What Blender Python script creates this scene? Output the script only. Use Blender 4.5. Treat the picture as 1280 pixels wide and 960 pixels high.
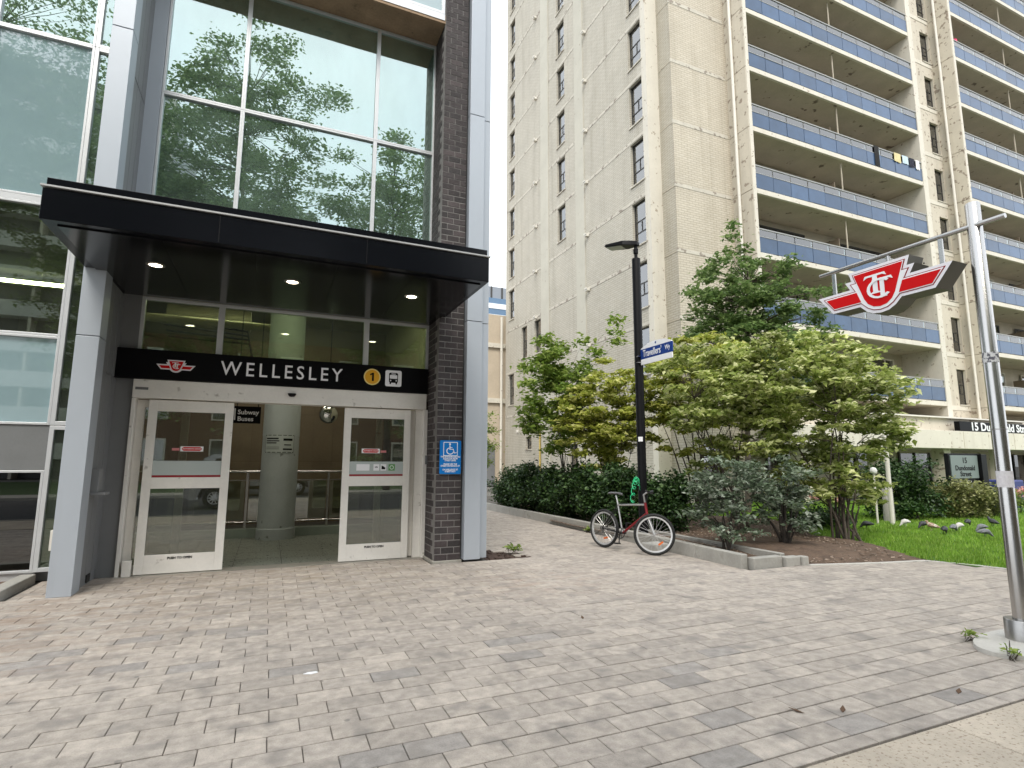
import bpy, bmesh, math, random
import numpy as np
from mathutils import Vector, Matrix, geometry
from math import radians, sin, cos, pi

# ---------------------------------------------------------------- camera, sky, sun, exposure
S = bpy.context.scene
for o in list(bpy.data.objects): bpy.data.objects.remove(o)
C = S.collection
CAM_H, FPX, PITCH, ROLL, YAW = 1.5, 690.68, radians(8.048), radians(.2246), radians(23.60)
FW = np.array([sin(YAW)*cos(PITCH), cos(YAW)*cos(PITCH), sin(PITCH)])
_r = np.array([cos(YAW), -sin(YAW), 0.]); _u = np.cross(_r, FW)
RT = cos(ROLL)*_r + sin(ROLL)*_u; UP = -sin(ROLL)*_r + cos(ROLL)*_u
cam = bpy.data.cameras.new('camera'); camo = bpy.data.objects.new('camera', cam); C.objects.link(camo)
camo.matrix_world = Matrix(((RT[0], UP[0], -FW[0], 0), (RT[1], UP[1], -FW[1], 0), (RT[2], UP[2], -FW[2], CAM_H), (0, 0, 0, 1)))
cam.sensor_fit = 'HORIZONTAL'; cam.sensor_width = 36; cam.lens = 36*FPX/1280
cam.clip_start = .05; cam.clip_end = 2000
S.camera = camo

SUN_EL, SUN_AZ = radians(52), radians(205)      # azimuth clockwise from +Y: from behind the camera, a little to its left
W = bpy.data.worlds.new('World'); S.world = W; W.use_nodes = True
wn = W.node_tree.nodes; wl = W.node_tree.links; wn.clear()
sky = wn.new('ShaderNodeTexSky'); sky.sky_type = 'NISHITA'; sky.sun_disc = False
sky.sun_elevation = SUN_EL; sky.sun_rotation = SUN_AZ; sky.air_density = 1.0; sky.dust_density = 3.0
cld = wn.new('ShaderNodeTexNoise'); cld.inputs['Scale'].default_value = 2.2; cld.inputs['Detail'].default_value = 5
wtc = wn.new('ShaderNodeTexCoord'); wl.new(wtc.outputs['Generated'], cld.inputs['Vector'])
crp = wn.new('ShaderNodeValToRGB')
crp.color_ramp.elements[0].position = .35; crp.color_ramp.elements[0].color = (9.6, 10.4, 11.2, 1)
crp.color_ramp.elements[1].position = .65; crp.color_ramp.elements[1].color = (11.4, 11.7, 11.9, 1)
wl.new(cld.outputs['Fac'], crp.inputs['Fac'])
mx = wn.new('ShaderNodeMix'); mx.data_type = 'RGBA'; mx.inputs[0].default_value = .86
wl.new(sky.outputs[0], mx.inputs[6]); wl.new(crp.outputs[0], mx.inputs[7])
bg = wn.new('ShaderNodeBackground'); bg.inputs['Strength'].default_value = .1
wl.new(mx.outputs[2], bg.inputs['Color'])
wo = wn.new('ShaderNodeOutputWorld'); wl.new(bg.outputs[0], wo.inputs['Surface'])

sun = bpy.data.lights.new('sun', 'SUN'); suno = bpy.data.objects.new('sun', sun); C.objects.link(suno)
sun.energy = 1.5; sun.angle = radians(22); sun.color = (1, .95, .87)
sd = Vector((sin(SUN_AZ)*cos(SUN_EL), cos(SUN_AZ)*cos(SUN_EL), sin(SUN_EL)))
suno.rotation_euler = sd.to_track_quat('Z', 'Y').to_euler(); suno.location = (0, -10, 30)

S.view_settings.view_transform = 'Standard'; S.view_settings.look = 'None'
S.view_settings.exposure = .90; S.view_settings.gamma = 1; S.view_settings.use_curve_mapping = False
S.render.engine = 'CYCLES'

# ---------------------------------------------------------------- helpers
rnd = random.Random(7); npr = np.random.RandomState(11)
_mats = {}

def lin(c): return tuple(c) + (1,)

def mat(name, col, rough=.6, metal=0., var=0., vscale=4., bump=0., bscale=60., island=0., objr=0., spots=None, spec=.5, detail=4, streak=None, col2=None):
    """Principled with world-space noise variation. spots=(colour, scale, threshold, softness)"""
    if name in _mats: return _mats[name]
    m = bpy.data.materials.new(name); m.use_nodes = True; nt = m.node_tree; N = nt.nodes; L = nt.links
    b = N['Principled BSDF']; b.inputs['Roughness'].default_value = rough; b.inputs['Metallic'].default_value = metal
    b.inputs['Specular IOR Level'].default_value = spec
    geo = N.new('ShaderNodeNewGeometry')
    cur = N.new('ShaderNodeRGB'); cur.outputs[0].default_value = lin(col); cur = cur.outputs[0]
    def mixc(fac, a, bcol, mode='MIX'):
        x = N.new('ShaderNodeMix'); x.data_type = 'RGBA'; x.blend_type = mode
        if isinstance(fac, (int, float)): x.inputs[0].default_value = fac
        else: L.new(fac, x.inputs[0])
        L.new(a, x.inputs[6])
        if isinstance(bcol, tuple): x.inputs[7].default_value = lin(bcol)
        else: L.new(bcol, x.inputs[7])
        return x.outputs[2]
    def noise(scale, det=detail, vec=None):
        n = N.new('ShaderNodeTexNoise'); n.inputs['Scale'].default_value = scale; n.inputs['Detail'].default_value = det
        L.new(vec if vec else geo.outputs['Position'], n.inputs['Vector']); return n.outputs['Fac']
    def rng(v, a, bb, c, d):
        r = N.new('ShaderNodeMapRange'); r.inputs[1].default_value = a; r.inputs[2].default_value = bb
        r.inputs[3].default_value = c; r.inputs[4].default_value = d; L.new(v, r.inputs[0]); return r.outputs[0]
    def scalev(v, f):
        x = N.new('ShaderNodeVectorMath'); x.operation = 'SCALE'; L.new(v, x.inputs[0]); L.new(f, x.inputs['Scale']); return x.outputs[0]
    if objr:
        oi = N.new('ShaderNodeObjectInfo')
        if col2: cur = mixc(rng(oi.outputs['Random'], 0, 1, 0, 1), cur, col2)
        w = N.new('ShaderNodeTexWhiteNoise'); w.noise_dimensions = '1D'; L.new(oi.outputs['Random'], w.inputs['W'])
        cur = scalev(cur, rng(w.outputs['Value'], 0, 1, 1-objr, 1+objr))
    if island:
        if col2 and not objr: cur = mixc(geo.outputs['Random Per Island'], cur, col2)
        w = N.new('ShaderNodeTexWhiteNoise'); w.noise_dimensions = '1D'; L.new(geo.outputs['Random Per Island'], w.inputs['W'])
        cur = scalev(cur, rng(w.outputs['Value'], 0, 1, 1-island, 1+island))
    if var:
        cur = scalev(cur, rng(noise(vscale), .25, .75, 1-var, 1+var))
        cur = scalev(cur, rng(noise(vscale*9, 3), .2, .8, 1-var*.6, 1+var*.6))
    if streak:
        mp = N.new('ShaderNodeMapping'); mp.inputs['Scale'].default_value = (streak[1], streak[1], streak[1]*.06)
        L.new(geo.outputs['Position'], mp.inputs['Vector'])
        cur = mixc(rng(noise(1, 4, mp.outputs[0]), streak[2], streak[2]+.25, 0, .6), cur, streak[0])
    if spots:
        f = noise(spots[1], 6); f = rng(f, spots[2], spots[2]+spots[3], 0, 1)
        cur = mixc(f, cur, spots[0])
    L.new(cur, b.inputs['Base Color'])
    if bump:
        bn = N.new('ShaderNodeBump'); bn.inputs['Strength'].default_value = bump; bn.inputs['Distance'].default_value = .02
        L.new(noise(bscale, 5), bn.inputs['Height']); L.new(bn.outputs[0], b.inputs['Normal'])
        rr = rng(noise(bscale*.3, 3), .3, .7, max(0, rough-.12), min(1, rough+.12)); L.new(rr, b.inputs['Roughness'])
    _mats[name] = m; return m

def emit(name, col, st):
    if name in _mats: return _mats[name]
    m = bpy.data.materials.new(name); m.use_nodes = True; b = m.node_tree.nodes['Principled BSDF']
    b.inputs['Base Color'].default_value = lin(col); b.inputs['Emission Color'].default_value = lin(col); b.inputs['Emission Strength'].default_value = st
    _mats[name] = m; return m

def glass(name, tint, refl, rough=0., reflcol=(1, 1, 1), wob=0., film=None):
    """architectural pane: tinted see-through plus mirror reflection rising at grazing angles"""
    if name in _mats: return _mats[name]
    m = bpy.data.materials.new(name); m.use_nodes = True; nt = m.node_tree; N = nt.nodes; L = nt.links; N.clear()
    t = N.new('ShaderNodeBsdfTransparent'); t.inputs['Color'].default_value = lin(tint)
    g = N.new('ShaderNodeBsdfGlossy'); g.inputs['Color'].default_value = lin(reflcol); g.inputs['Roughness'].default_value = rough
    if wob:
        geo = N.new('ShaderNodeNewGeometry'); n = N.new('ShaderNodeTexNoise'); n.inputs['Scale'].default_value = 1.1; n.inputs['Detail'].default_value = 1
        L.new(geo.outputs['Position'], n.inputs['Vector']); bb = N.new('ShaderNodeBump'); bb.inputs['Strength'].default_value = wob; bb.inputs['Distance'].default_value = .02
        L.new(n.outputs['Fac'], bb.inputs['Height']); L.new(bb.outputs[0], g.inputs['Normal'])
    f = N.new('ShaderNodeFresnel'); f.inputs['IOR'].default_value = 1.5
    r = N.new('ShaderNodeMapRange'); r.inputs[1].default_value = 0; r.inputs[2].default_value = 1; r.inputs[3].default_value = refl; r.inputs[4].default_value = 1
    L.new(f.outputs[0], r.inputs[0])
    x = N.new('ShaderNodeMixShader'); L.new(r.outputs[0], x.inputs[0]); L.new(t.outputs[0], x.inputs[1]); L.new(g.outputs[0], x.inputs[2])
    out = x.outputs[0]
    if film:      # uneven diffuse haze painted over the pane to lift dark reflections
        dfu = N.new('ShaderNodeBsdfDiffuse'); dfu.inputs['Color'].default_value = lin(film[0]); geo2 = N.new('ShaderNodeNewGeometry')
        mp = N.new('ShaderNodeMapping'); mp.inputs['Scale'].default_value = (1.5, 1.5, .5); L.new(geo2.outputs['Position'], mp.inputs['Vector'])
        nz = N.new('ShaderNodeTexNoise'); nz.inputs['Scale'].default_value = 2; nz.inputs['Detail'].default_value = 6; L.new(mp.outputs[0], nz.inputs['Vector'])
        mr = N.new('ShaderNodeMapRange'); mr.inputs[1].default_value = .3; mr.inputs[2].default_value = .7; mr.inputs[3].default_value = film[1]*.6; mr.inputs[4].default_value = film[1]*1.4; L.new(nz.outputs['Fac'], mr.inputs[0])
        x2 = N.new('ShaderNodeMixShader'); L.new(mr.outputs[0], x2.inputs[0]); L.new(out, x2.inputs[1]); L.new(dfu.outputs[0], x2.inputs[2]); out = x2.outputs[0]
    o = N.new('ShaderNodeOutputMaterial'); L.new(out, o.inputs['Surface'])
    _mats[name] = m; return m

def leafmat(name, c1, c2, c3=None, trans=.35, rough=.45):
    m = bpy.data.materials.new(name); m.use_nodes = True; nt = m.node_tree; N = nt.nodes; L = nt.links; N.clear()
    geo = N.new('ShaderNodeNewGeometry')
    rp = N.new('ShaderNodeValToRGB'); e = rp.color_ramp.elements
    e[0].position = 0; e[0].color = lin(c1); e[1].position = .62 if c3 else 1; e[1].color = lin(c2)
    if c3: x = e.new(1.); x.color = lin(c3)
    L.new(geo.outputs['Random Per Island'], rp.inputs['Fac'])
    n = N.new('ShaderNodeTexNoise'); n.inputs['Scale'].default_value = 1.6; n.inputs['Detail'].default_value = 2; L.new(geo.outputs['Position'], n.inputs['Vector'])
    mr = N.new('ShaderNodeMapRange'); mr.inputs[1].default_value = .3; mr.inputs[2].default_value = .7; mr.inputs[3].default_value = .75; mr.inputs[4].default_value = 1.25
    L.new(n.outputs['Fac'], mr.inputs[0])
    sc = N.new('ShaderNodeVectorMath'); sc.operation = 'SCALE'; L.new(rp.outputs[0], sc.inputs[0]); L.new(mr.outputs[0], sc.inputs['Scale'])
    p = N.new('ShaderNodeBsdfPrincipled'); p.inputs['Roughness'].default_value = rough; p.inputs['Specular IOR Level'].default_value = .35
    L.new(sc.outputs[0], p.inputs['Base Color'])
    t = N.new('ShaderNodeBsdfTranslucent'); L.new(sc.outputs[0], t.inputs['Color'])
    x = N.new('ShaderNodeMixShader'); x.inputs[0].default_value = trans; L.new(p.outputs[0], x.inputs[1]); L.new(t.outputs[0], x.inputs[2])
    o = N.new('ShaderNodeOutputMaterial'); L.new(x.outputs[0], o.inputs['Surface'])
    _mats[name] = m; return m

WM = {}      # world matrices, kept by hand
def W_of(o): return WM.get(o.name, Matrix.Identity(4))

def attach(o, parent):
    if parent is not None:
        o.parent = parent; o.matrix_parent_inverse = W_of(parent).inverted()

def tag(o, label=None, cat=None, group=None, kind=None):
    if label: o['label'] = label
    if cat: o['category'] = cat
    if group: o['group'] = group
    if kind: o['kind'] = kind
    return o

def empty(name, loc, label, cat, group=None):
    o = bpy.data.objects.new(name, None); C.objects.link(o); o.location = loc; o.empty_display_size = .2
    WM[o.name] = Matrix.Translation(loc); return tag(o, label, cat, group)

def mesh_obj(name, me, m, parent=None, loc=(0, 0, 0), mw=None):
    o = bpy.data.objects.new(name, me); C.objects.link(o)
    M4 = mw if mw is not None else Matrix.Translation(loc)
    o.matrix_basis = M4; WM[o.name] = M4
    if m is not None and len(me.materials) == 0: me.materials.append(m)
    attach(o, parent); return o

class MB:
    def __init__(s): s.v = []; s.f = []; s.sm = []
    def add(s, vs, fs, smooth=False):
        n = len(s.v); s.v += [tuple(map(float, q)) for q in vs]; s.f += [tuple(n+i for i in q) for q in fs]; s.sm += [smooth]*len(fs); return s
    def box(s, x0, x1, y0, y1, z0, z1):
        vs = [(x0,y0,z0),(x1,y0,z0),(x1,y1,z0),(x0,y1,z0),(x0,y0,z1),(x1,y0,z1),(x1,y1,z1),(x0,y1,z1)]
        return s.add(vs, [(0,3,2,1),(4,5,6,7),(0,1,5,4),(1,2,6,5),(2,3,7,6),(3,0,4,7)])
    def obox(s, c, ax, ay, az):      # centre and three half-axis vectors
        c, ax, ay, az = map(np.array, (c, ax, ay, az)); vs = []
        for k in (-1, 1):
            for a, b in ((-1,-1),(1,-1),(1,1),(-1,1)): vs.append(c + a*ax + b*ay + k*az)
        return s.add(vs, [(0,3,2,1),(4,5,6,7),(0,1,5,4),(1,2,6,5),(2,3,7,6),(3,0,4,7)])
    def quad(s, a, b, c, d): return s.add([a, b, c, d], [(0,1,2,3)])
    def tube(s, pts, rad, n=8, cap=True, squash=None):
        pts = [np.array(p, float) for p in pts]
        if np.isscalar(rad): rad = [rad]*len(pts)
        rings = []; prev = None
        for i, p in enumerate(pts):
            d = pts[min(i+1, len(pts)-1)] - pts[max(i-1, 0)]; d = d/(np.linalg.norm(d)+1e-9)
            if prev is None:
                a = np.array([0,0,1.]) if abs(d[2]) < .9 else np.array([1.,0,0]); u = np.cross(d, a)
            else: u = prev - d*(prev@d)
            u = u/(np.linalg.norm(u)+1e-9); prev = u; w = np.cross(d, u)
            rings.append([p + rad[i]*(cos(2*pi*k/n)*u + sin(2*pi*k/n)*w) for k in range(n)])
        vs = [q for r in rings for q in r]; fs = []
        for i in range(len(pts)-1):
            for k in range(n): a = i*n+k; b = i*n+(k+1) % n; fs.append((a, b, b+n, a+n))
        s.add(vs, fs, True)
        if cap: s.add(rings[0], [tuple(range(n))[::-1]]); s.add(rings[-1], [tuple(range(n))])
        return s
    def lathe(s, prof, origin=(0,0,0), n=24, axis=None):
        o = np.array(origin, float); vs = []; fs = []
        for r, z in prof:
            for k in range(n): vs.append(o + np.array([r*cos(2*pi*k/n), r*sin(2*pi*k/n), z]))
        for i in range(len(prof)-1):
            for k in range(n): a = i*n+k; b = i*n+(k+1) % n; fs.append((a, b, b+n, a+n))
        return s.add(vs, fs, True)
    def torus(s, c, u, w, R, r, n=32, m=8):
        c, u, w = map(lambda q: np.array(q, float), (c, u, w)); nn = np.cross(u, w); vs = []; fs = []
        for i in range(n):
            d = cos(2*pi*i/n)*u + sin(2*pi*i/n)*w
            for j in range(m): vs.append(c + d*(R + r*cos(2*pi*j/m)) + nn*r*sin(2*pi*j/m))
        for i in range(n):
            for j in range(m): fs.append((i*m+j, ((i+1) % n)*m+j, ((i+1) % n)*m+(j+1) % m, i*m+(j+1) % m))
        return s.add(vs, fs, True)
    def prism(s, pts, o, u, v, nrm, depth):      # 2D outline in the plane (u, v) at o, thick towards -nrm
        o, u, v, nrm = map(lambda q: np.array(q, float), (o, u, v, nrm))
        area = sum(pts[i][0]*pts[(i+1) % len(pts)][1] - pts[(i+1) % len(pts)][0]*pts[i][1] for i in range(len(pts)))
        if area < 0: pts = pts[::-1]
        flip = np.dot(np.cross(u, v), nrm) < 0
        fr = [o + a*u + b*v for a, b in pts]; bk = [q - depth*nrm for q in fr]; k = len(pts)
        tris = geometry.tessellate_polygon([[Vector((a, b, 0)) for a, b in pts]])
        def orient(t):
            (ax, ay), (bx, by), (cx, cy) = pts[t[0]], pts[t[1]], pts[t[2]]
            return t if (bx-ax)*(cy-ay)-(cx-ax)*(by-ay) > 0 else (t[0], t[2], t[1])
        tris = [orient(tuple(t)) for t in tris]
        fs = [t if not flip else t[::-1] for t in tris] + [tuple(k+i for i in (t[::-1] if not flip else t)) for t in tris]
        for i in range(k):
            j = (i+1) % k; q = (i, k+i, k+j, j); fs.append(q if not flip else q[::-1])
        return s.add(fr+bk, fs)
    def mesh(s, name, origin=None):
        me = bpy.data.meshes.new(name); v = np.array(s.v)
        if origin is not None: v = v - np.array(origin)
        me.from_pydata(v.tolist(), [], s.f)
        me.polygons.foreach_set('use_smooth', s.sm); me.update(); return me
    def build(s, name, m, parent=None, bevel=0., sharp=True):
        v = np.array(s.v); lo = v.min(0); hi = v.max(0); o = ((lo[0]+hi[0])/2, (lo[1]+hi[1])/2, lo[2])
        me = s.mesh(name, o)
        if any(s.sm) and sharp: me.set_sharp_from_angle(angle=radians(45))
        ob = mesh_obj(name, me, m, parent, o)
        if bevel:
            b = ob.modifiers.new('bevel', 'BEVEL'); b.width = bevel; b.segments = 2; b.limit_method = 'ANGLE'; b.angle_limit = radians(40)
        return ob

def text(name, s, size, o, u, v, m, parent, align='CENTER', ext=.004, bold=0., space=1., sx=1.):
    cu = bpy.data.curves.new(name, 'FONT'); cu.body = s; cu.size = size; cu.align_x = align; cu.align_y = 'CENTER'
    cu.extrude = ext; cu.offset = bold; cu.space_character = space; cu.resolution_u = 3
    t = bpy.data.objects.new('tmp_text', cu); C.objects.link(t)
    dg = bpy.context.evaluated_depsgraph_get(); me = bpy.data.meshes.new_from_object(t.evaluated_get(dg))
    bpy.data.objects.remove(t); bpy.data.curves.remove(cu)
    u, v = Vector(u).normalized(), Vector(v).normalized(); n = u.cross(v); u = u*sx
    M4 = Matrix(((u.x, v.x, n.x, o[0]), (u.y, v.y, n.y, o[1]), (u.z, v.z, n.z, o[2]), (0, 0, 0, 1)))
    me.transform(M4); me.name = name
    c = np.array([q.co[:] for q in me.vertices]); og = Vector(c.mean(0)); me.transform(Matrix.Translation(-og)); me.materials.clear()
    return mesh_obj(name, me, m, parent, og)

def inst(name, me, parent, mw, m=None): return mesh_obj(name, me, m, parent, mw=mw)

def np_mesh(name, V, F, m, parent, origin):
    """V (n,3) array, F (k,q) index array, all faces of q corners"""
    me = bpy.data.meshes.new(name); q = F.shape[1]; V = V - np.array(origin)
    me.vertices.add(len(V)); me.vertices.foreach_set('co', V.astype(np.float32).ravel())
    me.loops.add(F.size); me.loops.foreach_set('vertex_index', F.astype(np.int32).ravel())
    me.polygons.add(len(F)); me.polygons.foreach_set('loop_start', np.arange(0, F.size, q, dtype=np.int32))
    me.update(calc_edges=True); me.validate()
    return mesh_obj(name, me, m, parent, origin)

def px(p):
    v = np.array(p, float) - np.array([0, 0, CAM_H]); z = v@FW
    return 640 + FPX*(v@RT)/z, 480 - FPX*(v@UP)/z, z

# ---------------------------------------------------------------- materials
ALU = mat('brushed aluminium panel', (.41, .445, .49), .45, .25, var=.025, vscale=.7, streak=((.32, .34, .36), 3.5, .62))
ALU_D = mat('grey metal panel', (.20, .205, .21), .5, .2, var=.05, vscale=1, streak=((.13, .13, .13), 4, .62))
FRAME = mat('anodised window frame', (.62, .63, .64), .38, .4, var=.04)
DOORW = mat('off white door frame', (.78, .755, .71), .4, .1, var=.06, vscale=3, spots=((.35, .32, .28), 9, .66, .12))
BLACKM = mat('black painted canopy steel', (.0035, .004, .006), .2, 0, var=.1, vscale=.7, spots=((.08, .09, .10), 38, .78, .03), spec=.2)
BRICK = mat('dark brown brick', (.036, .030, .030), .75, var=.2, vscale=8, bump=.5, bscale=90, objr=.35, col2=(.052, .040, .040))
BRICKS = mat('dark brown brick upper', (.036, .030, .030), .75, var=.2, vscale=8, bump=.5, bscale=90, island=.35, col2=(.052, .040, .040))
MORTAR = mat('grey mortar', (.20, .19, .18), .9, var=.15, vscale=12, bump=.4, bscale=120)
CONC = mat('weathered concrete', (.36, .345, .31), .85, var=.14, vscale=3, bump=.35, bscale=70, spots=((.20, .19, .16), 3, .62, .15))
CONC_L = mat('pale concrete pad', (.50, .48, .44), .85, var=.1, vscale=4, bump=.4, bscale=90)
ORC = mat('stained orange concrete', (.32, .22, .14), .85, var=.25, vscale=3, bump=.3, bscale=60, spots=((.12, .09, .06), 5, .62, .1))
PIERB = mat('pier plinth concrete', (.33, .31, .27), .9, var=.15, vscale=6, bump=.3)
SIGNBLK = mat('black sign face', (.003, .003, .004), .45, 0, var=.1, spec=.12)
WHITE = mat('white sign lettering', (.82, .82, .84), .5)
RED = mat('red sign face', (.58, .004, .006), .55, spec=.15)
DRED = mat('dark red line', (.25, .005, .012), .5, spec=.15)
BLUE = mat('blue sign face', (.004, .17, .52), .5, spec=.2)
NAVY = mat('navy sign face', (.006, .040, .22), .5, spec=.2)
STEEL = mat('stainless steel', (.46, .45, .44), .26, 1., var=.03, vscale=3)
STEEL_D = mat('dull stainless collar', (.38, .37, .36), .38, 1., var=.1, vscale=8)
BLKPOST = mat('black powder coat', (.004, .004, .005), .5, 0, var=.2, spec=.2)
TOWER = None

# painted brick of the tower: fine courses as relief only
def painted_brick(name, col, cell=(.30, .098), strength=.6, spots=None, var=.06):
    m = mat(name, col, .8, 0, var=var, vscale=.9, bump=.1, bscale=40, spots=spots, streak=((col[0]*.72, col[1]*.70, col[2]*.66), 2.2, .50))
    nt = m.node_tree; N = nt.nodes; L = nt.links; b = N['Principled BSDF']
    geo = N.new('ShaderNodeNewGeometry'); sp = N.new('ShaderNodeSeparateXYZ'); L.new(geo.outputs['Position'], sp.inputs[0])
    ad = N.new('ShaderNodeMath'); ad.operation = 'ADD'; L.new(sp.outputs[0], ad.inputs[0]); L.new(sp.outputs[1], ad.inputs[1])
    cb = N.new('ShaderNodeCombineXYZ'); L.new(ad.outputs[0], cb.inputs[0]); L.new(sp.outputs[2], cb.inputs[1])
    br = N.new('ShaderNodeTexBrick'); br.inputs['Scale'].default_value = 1; br.inputs['Brick Width'].default_value = cell[0]; br.inputs['Row Height'].default_value = cell[1]
    br.inputs['Mortar Size'].default_value = .013; br.inputs['Mortar Smooth'].default_value = .3
    br.inputs['Color1'].default_value = (1, 1, 1, 1); br.inputs['Color2'].default_value = (.93, .92, .90, 1); br.inputs['Mortar'].default_value = (.72, .69, .65, 1)
    L.new(cb.outputs[0], br.inputs['Vector'])
    old = b.inputs['Base Color'].links[0].from_socket
    x = N.new('ShaderNodeMix'); x.data_type = 'RGBA'; x.blend_type = 'MULTIPLY'; x.inputs[0].default_value = 1.
    L.new(old, x.inputs[6]); L.new(br.outputs['Color'], x.inputs[7]); L.new(x.outputs[2], b.inputs['Base Color'])
    bp = N.new('ShaderNodeBump'); bp.inputs['Strength'].default_value = strength; bp.inputs['Distance'].default_value = .012; bp.invert = True
    L.new(br.outputs['Fac'], bp.inputs['Height']); L.new(b.inputs['Normal'].links[0].from_socket, bp.inputs['Normal']); L.new(bp.outputs[0], b.inputs['Normal'])
    return m
TB_L = painted_brick('cream painted brick shaded side', (.51, .48, .41))  # darker copy of the front paint, weaker sun put into the colour
TB_F = painted_brick('cream painted brick lit front', (.56, .51, .42))  # lighter copy of the same paint for the sunnier face
TCONC = mat('cream painted concrete', (.56, .51, .42), .8, var=.06, vscale=1.5, bump=.15, bscale=30, spots=((.29, .24, .19), 4.5, .60, .03), streak=((.38, .34, .28), 2.5, .54))
TPALE = mat('pale painted concrete', (.63, .59, .505), .8, var=.05, vscale=1.5, bump=.1, bscale=30, spots=((.36, .30, .23), 7, .65, .03), streak=((.50, .45, .37), 3, .55))
TBAND = mat('peeling painted slab band', (.53, .495, .42), .85, var=.1, vscale=3, bump=.2, bscale=40, spots=((.28, .24, .20), 4.5, .56, .05))
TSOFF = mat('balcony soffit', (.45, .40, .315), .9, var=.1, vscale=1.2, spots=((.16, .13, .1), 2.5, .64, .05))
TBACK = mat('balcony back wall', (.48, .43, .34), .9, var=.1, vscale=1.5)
PIPE = mat('white painted pipe', (.70, .67, .60), .6, var=.06, vscale=3)
BPANEL = mat('blue balcony panel', (.048, .092, .175), .28, 0, var=.14, vscale=2.5, objr=.16)
BRAIL = mat('balcony rail', (.32, .32, .31), .5, .2)
DARKF = mat('dark window frame', (.035, .033, .03), .5)
CURT = mat('window curtain', (.42, .41, .39), .9, objr=.6, var=.1, vscale=9)
DARKIN = mat('shade coloured void fill', (.02, .019, .017), .9)
G_TOWER = glass('tower window glass', (.6, .65, .65), .20, wob=.15)
G_BALC = glass('balcony glass strip', (.62, .70, .70), .14)

# ---------------------------------------------------------------- ground, road, sidewalk
GROUND = mat('distant ground', (.16, .155, .145), .9, var=.2, vscale=.3)
g = MB().quad((-400, -400, -.06), (400, -400, -.06), (400, 500, -.06), (-400, 500, -.06)).build('ground', GROUND); tag(g, kind='structure')
ASPH = mat('asphalt', (.055, .055, .058), .85, var=.2, vscale=2, bump=.5, bscale=180)
r = MB().quad((-80, -9.2, -.03), (80, -9.2, -.03), (80, -.35, -.03), (-80, -.35, -.03)).build('road', ASPH); tag(r, kind='structure')
WALK = mat('tan concrete sidewalk', (.47, .405, .325), .85, var=.14, vscale=2.5, bump=.45, bscale=130, island=0, objr=.05, spots=((.27, .21, .16), 48, .57, .08))
swk = MB().box(-60, 60, -.3, 2.16, -.055, -.03).build('sidewalk', WALK); tag(swk, kind='structure')
for i in range(16):
    x1 = 3.703 + (i-8)*1.52
    MB().box(x1-1.52+.004, x1-.004, .02, 2.155, -.03, .0).build('slab', WALK, swk, .004)
kb = MB().box(-60, 60, -.36, -.3, -.06, .0)
kb = kb.build('road_kerb', CONC); tag(kb, kind='structure')
fw = MB().box(-80, 80, -11.5, -9.2, -.05, .08).build('far_pavement', CONC); tag(fw, kind='structure')
flm = mat('opposite lawn', (.045, .085, .02), .9, var=.3, vscale=3)
fl = MB().quad((-80, -30, .05), (80, -30, .05), (80, -11.5, .05), (-80, -11.5, .05)).build('far_lawn', flm); tag(fl, kind='structure')

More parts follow.
